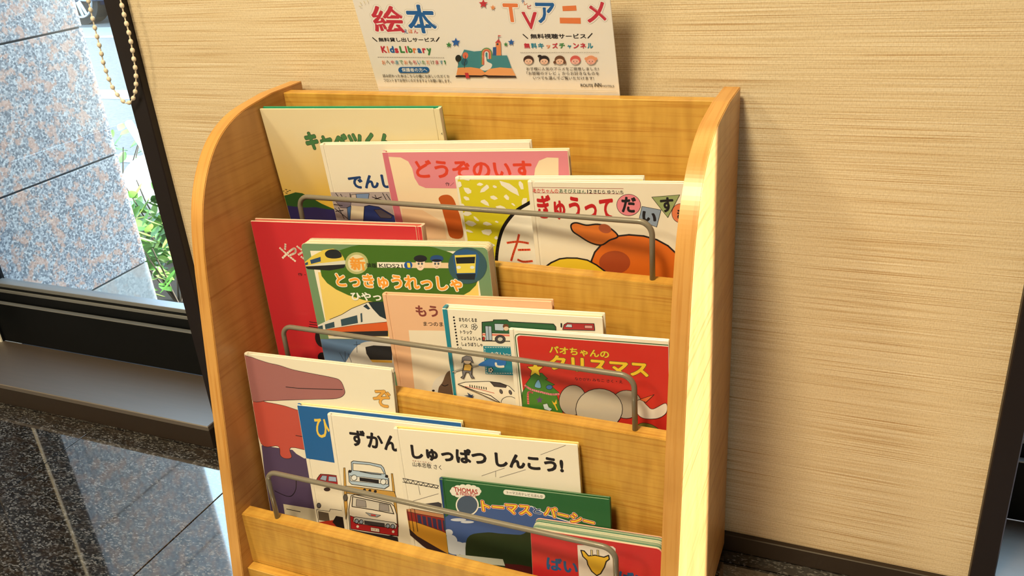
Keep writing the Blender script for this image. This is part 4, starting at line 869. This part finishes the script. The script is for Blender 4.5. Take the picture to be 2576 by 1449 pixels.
# ------------------------------------------------------------------ sign standing behind the rack's back board
class Sign(Surface):
    STEP = 0.000005
    def __init__(self):
        self.place((0, -0.0348, 0.692), -14.5, 0.0)
        A, B = self.hit(953, 229), self.hit(1560, 243)
        self.w = B[0]-A[0]; below = 0.125; self.h = below+0.205
        self.frame(0.0, ((A[0]+B[0])/2, (A[1]+B[1])/2-below))
        t = empty('service_sign'); t.matrix_world = self.M; tag(t, 'white laminated sign with colourful lettering leaning behind the top of the book rack', 'sign'); self.root = t
        self.card = obj('card', bm_mesh(slab_bm(-self.w/2, self.w/2, 0, self.h, 0, 0.0012, 0.002, 0.0003)), flat((240, 226, 196), 0.3, 'laminated_card', coat=0.4), t)
sg = Sign()
CR_, CB, CO_, CG = (196, 48, 60), (30, 92, 142), (230, 122, 62), (64, 130, 64)
CT = (40, 130, 140)
for s_, x0, x1, y0, h_, c_ in (('絵', 230, 500, 48, 228, CR_), ('本', 525, 775, 38, 245, CB), ('T', 1368, 1500, 28, 160, CO_), ('V', 1530, 1662, 100, 148, CR_), ('ア', 1645, 1812, 20, 178, CB), ('メ', 2080, 2250, 12, 182, CR_)):
    sg.text('heading#'+s_, s_, z1, (x0, y0), (x1, y0+2), h_, c_, 0.036, (238, 226, 200), 0.05, (176, 160, 128), 0.058)
for pts in ([(1880, 52), (1998, 46), (2002, 90), (1884, 94)], [(1858, 150), (2036, 152), (2038, 202), (1860, 198)]): sg.poly('heading#'+str(pts[0][0]), z1, pts, CO_)
for s_, x0, x1, y0, h_, c_ in (('え', 525, 558, 250, 34, CB), ('ほ', 565, 600, 250, 34, CO_), ('ん', 610, 645, 252, 32, CR_), ('テ', 1530, 1558, 0, 26, CB), ('レ', 1552, 1580, 14, 28, CO_), ('ビ', 1580, 1614, 40, 34, CR_)): sg.text('reading', s_, z1, (x0, y0), (x1, y0+1), h_, c_, 0.02)
sg.text('service_line', '無料貸し出しサービス', z1, (308, 320), (790, 320), 36, INK, 0.03); sg.text('service_line', '無料視聴サービス', z1, (1605, 288), (2080, 286), 42, INK, 0.03)
for p in ([(262, 320), (300, 352)], [(830, 318), (806, 352)], [(1545, 292), (1586, 328)], [(2134, 284), (2098, 324)]): sg.line('service_line', z1, p, 2.4, INK)
x_ = 328
for ch, wd, c_ in zip('KidsLibrary', (52, 20, 46, 40, 48, 22, 46, 38, 42, 38, 48), (CR_, CO_, CB, CR_, CG, CR_, CG, CO_, CB, CR_, CG)):
    tall = ch in 'KdLib'; sg.text('library_title', ch, z1, (x_, 392 if tall else 410), (x_+wd-8, 392 if tall else 410), 60 if ch == 'y' else (58 if tall else 42), c_, 0.06); x_ += wd
for k_, (ch, c_) in enumerate(zip('無料キッズチャンネル', (CR_, CT, CT, CO_, CR_, CG, CT, CR_, CR_, CT))): sg.text('channel_title', ch, z1, (1550+60*k_+(12 if ch in 'ッャ' else 0), 366 + (16 if ch in 'ッャ' else 0)), (1600+60*k_-(4 if ch in 'ッャ' else 0), 366+(16 if ch in 'ッャ' else 0)), 46-(16 if ch in 'ッャ' else 0), c_, 0.05)
for q in range(38): sg.line('dotted_rule', z1, [(308+15*q, 486+0.12*q), (316+15*q, 486+0.12*q)], 1.0, (110, 96, 80))
for q in range(45): sg.line('dotted_rule#2', z1, [(1525+15*q, 447-0.05*q), (1533+15*q, 447-0.05*q)], 1.0, (110, 96, 80))
cyc = [CO_, (120, 100, 70), CR_, CT, CG]
for k_, ch in enumerate('おへやまでおもちいただけます!'): sg.text('invite_line', ch, z1, (338+38*k_, 512), (368+38*k_-(16 if ch == '!' else 0), 512), 34, cyc[k_ % 5], 0.01)
sg.pill('blue_pill', z1, (508, 594), (722, 593), 25, CB); sg.text('blue_pill', '保護者の方へ', z1, (508, 577), (724, 577), 33, (238, 228, 204), 0.02)
TX = (58, 48, 40)
sg.text('notice', '読み終わった本はこちらの棚にお戻しいただくか', z1, (346, 630), (916, 634), 28, TX, 0.006); sg.text('notice#0', 'フロントまでお持ちいただきますようお願い致します。', z1, (356, 668), (928, 674), 28, TX, 0.006)
sg.text('notice#1', 'お子様に人気のアニメをご用意しました!', z1, (1572, 570), (2190, 570), 28, TX, 0.006); sg.text('notice#2', '「お部屋のテレビ 」からお好きなものを', z1, (1574, 608), (2194, 610), 28, TX, 0.006); sg.text('notice#3', 'いつでも選んでご覧いただけます!', z1, (1630, 648), (2148, 650), 28, TX, 0.006)
sg.text('brand', 'ROUTE', z1, (2036, 712), (2142, 714), 26, INK, 0.015); sg.text('brand', 'iNN', z1, (2152, 704), (2212, 706), 34, INK, 0.015); sg.text('brand', 'HOTELS', z1, (2222, 722), (2322, 724), 18, INK, 0.006)
star(sg, 'star#1', z1, 1208, 30, 40, (196, 52, 56)); star(sg, 'star#2', z1, 1290, 62, 24, (226, 140, 80)); star(sg, 'star#3', z1, 974, 358, 40, (40, 92, 150)); star(sg, 'star#4', z1, 914, 380, 26, CG); star(sg, 'star#5', z1, 1446, 358, 30, (40, 92, 150)); star(sg, 'star#6', z1, 1400, 376, 20, CG)
# open picture book drawing
sg.poly('open_book', z1, [(970, 655), (975, 640), (1195, 642), (1222, 632), (1250, 642), (1486, 648), (1492, 660), (1250, 660), (1222, 645), (1196, 656)], (56, 36, 30)); sg.poly('open_book', z1, [(978, 636), (992, 572), (1100, 570), (1180, 582), (1222, 616), (1222, 634), (1190, 640)], (232, 150, 84)); sg.poly('open_book', z1, [(1484, 642), (1450, 578), (1350, 572), (1262, 584), (1222, 616), (1222, 634), (1255, 640)], (236, 160, 92))
sg.poly('open_book', z1, [(988, 575), (1000, 520), (1045, 420), (1130, 436), (1200, 430), (1300, 470), (1410, 470), (1450, 580), (1350, 572), (1260, 584), (1222, 614), (1180, 582), (1100, 570)], (66, 132, 128)); sg.poly('open_book', z1, [(1180, 580), (1220, 545), (1210, 500), (1190, 470), (1230, 480), (1240, 520), (1282, 545), (1270, 580), (1222, 600)], (234, 222, 194), True)
for r_, c_ in ((48, (96, 140, 80)), (38, (226, 130, 70)), (28, (206, 90, 70)), (18, (238, 226, 200))):
    sg.poly('rainbow', z1, [(1236-r_, 550), (1236-r_, 460)]+[(1236-r_*math.cos(math.pi*q/8), 452-r_*math.sin(math.pi*q/8)) for q in range(9)]+[(1236+r_, 500), (1236+r_-9, 500)]+[(1236+(r_-9)*math.cos(math.pi*q/8), 452-(r_-9)*math.sin(math.pi*q/8)) for q in range(9)]+[(1236-r_+9, 460), (1236-r_+9, 550)], c_)
sg.poly('tower', z1, [(1312, 470), (1314, 360), (1356, 358), (1360, 470)], (232, 136, 76)); sg.poly('tower', z1, [(1308, 362), (1338, 330), (1358, 360)], (196, 60, 60)); sg.poly('tower', z1, [(1290, 470), (1290, 400), (1320, 398), (1320, 470)], (44, 84, 130)); sg.line('tower', z1, [(1338, 332), (1336, 300)], 1.2, INK); sg.poly('tower', z1, [(1336, 296), (1364, 302), (1336, 310)], (206, 80, 70)); sg.ell('tower', z1, 1330, 374, 9, 9, (70, 60, 70))
for x_, y_, r_, c_ in ((996, 495, 26, (40, 40, 34)), (1048, 525, 28, (40, 92, 100)), (1056, 470, 24, (222, 110, 74))): sg.ell('trees', z1, x_, y_, r_, r_*1.15, c_); sg.line('trees', z1, [(x_, y_), (x_, y_+52)], 1.4, (60, 44, 34))
sg.poly('bookmark', z1, [(1050, 618), (1080, 618), (1094, 670), (1078, 660), (1064, 670)], (196, 50, 56))
for k_, (hr, fc_) in enumerate((((70, 44, 34), (238, 190, 150)), ((40, 30, 30), (238, 190, 150)), ((110, 70, 44), (236, 186, 146)), ((214, 90, 76), (238, 178, 150)), ((232, 150, 100), (238, 170, 140)))):
    cx = 1594+133*k_; sg.ell('child_faces', z1, cx, 508, 44, 38, hr); sg.ell('child_faces', z1, cx, 522, 34, 24, fc_)
    for e_ in (-13, 13): sg.ell('child_faces', z1, cx+e_, 520, 3.5, 4, INK)
    sg.line('child_faces', z1, [(cx-9, 532), (cx, 537), (cx+9, 532)], 0.8, (170, 60, 50))
    if k_ == 1: sg.ell('child_faces', z1, cx-38, 476, 18, 12, hr)
    if k_ in (2, 4): sg.ell('child_faces', z1, cx-42, 528-30*(k_ == 4), 13, 13, hr); sg.ell('child_faces', z1, cx+42, 528-30*(k_ == 4), 13, 13, hr)
for p in ([(158, 18), (172, 30)], [(190, 6), (200, 24)], [(150, 48), (170, 54)], [(222, 0), (226, 16)]): sg.line('sparkle', z1, p, 1.2, (206, 184, 120))
sg.line('bottom_rule', z1, [(312, 738), (1300, 752), (2340, 772)], 0.8, (206, 190, 150))
sg.finish(sg.card)

# ------------------------------------------------------------------ roller blind with its bead chain
M_BEAD = flat((0.74, 0.70, 0.64), 0.45, 'beige_plastic', raw=True)
bl = empty('roller_blind', (-1.0, 0.05, 2.03)); tag(bl, 'rolled up beige roller blind under the window head', 'blind')
obj('fabric_roll', bm_mesh(tube_bm([(-0.36, 0, 0), (0.33, 0, 0)], 0.030, 24), 'fabric_roll', True), flat((0.6, 0.5, 0.38), 0.8, 'blind_fabric', raw=True), bl)
for x_ in (-0.375, 0.335): box('bracket', x_, x_+0.012, -0.035, 0.035, -0.035, 0.115, M_ALU, bl)
b2 = empty('roller_blind', (1.31, 0.05, 2.03)); tag(b2, 'rolled up beige roller blind of the window on the side of the bare papered wall', 'blind')
obj('fabric_roll', bm_mesh(tube_bm([(-0.61, 0, 0), (0.61, 0, 0)], 0.022, 24), 'fabric_roll', True), flat((0.6, 0.5, 0.38), 0.8, 'blind_fabric', raw=True), b2)
box('fabric', -0.60, 0.60, -0.023, -0.0215, -0.05, 0.0, flat((0.6, 0.5, 0.38), 0.8, 'blind_fabric', raw=True), b2)
box('bottom_bar', -0.60, 0.60, -0.027, -0.018, -0.065, -0.05, M_ALU, b2)
for x_ in (-0.622, 0.61): box('bracket', x_, x_+0.012, -0.035, 0.035, -0.035, 0.115, M_ALU, b2)
ch = empty('bead_chain', (-0.635, -0.022, 0.66)); tag(ch, 'beige bead chain loop of the blind hanging in front of the dark window trim', 'bead chain')
def on_y(px, py, y):
    d = ray(px, py); return CAM+d*((y-CAM.y)/d.y)
Ych = -0.0245
ctrl = [(222, 0), (231, 38), (243, 87), (255, 134), (260, 158), (268, 182), (276, 204), (287, 226), (301, 245), (313, 257), (323, 259), (333, 251), (339, 235), (342, 215), (342, 190), (340, 170), (336, 145), (332, 120), (327, 95), (321, 70), (314, 45), (308, 20), (303, 0)]
P = [on_y(x, y, Ych) for x, y in ctrl]
# both strands run on straight up to the blind
topL, topR = P[0], P[-1]
path = [Vector((topL.x-0.0, Ych, 2.00))] + P + [Vector((topR.x+0.0, Ych, 2.00))]
path = [tuple(p) for p in path]
dense = [path[0]] + catmull(path[1:-1], False, 4) + [path[-1]]
co = Vector(ch.location)
obj('cord', bm_mesh(tube_bm([Vector(p)-co for p in dense], 0.0011, 8), 'cord', True), M_BEAD, ch)
bm = bmesh.new(); bmesh.ops.create_uvsphere(bm, u_segments=12, v_segments=8, radius=0.0035); bmesh.ops.scale(bm, vec=(1, 1, 1.22), verts=bm.verts)
bead = bm_mesh(bm, 'bead', True); bead.materials.append(M_BEAD)
acc, nxt, PITCH_B = 0.0, 0.006, 0.0132
for a, b2 in zip(dense, dense[1:]):
    a, b2 = Vector(a), Vector(b2); L = (b2-a).length
    while nxt <= acc+L:
        o = obj('bead', bead, None, ch); o.location = a+(b2-a)*((nxt-acc)/L)-co; o.rotation_euler = (b2-a).to_track_quat('Z', 'Y').to_euler(); nxt += PITCH_B
    acc += L
obj('chain_clutch', bm_mesh(tube_bm([Vector((topL.x-0.006, Ych, 2.01))-co, Vector((topR.x+0.006, Ych, 2.01))-co], 0.014, 16)), M_BEAD, ch)
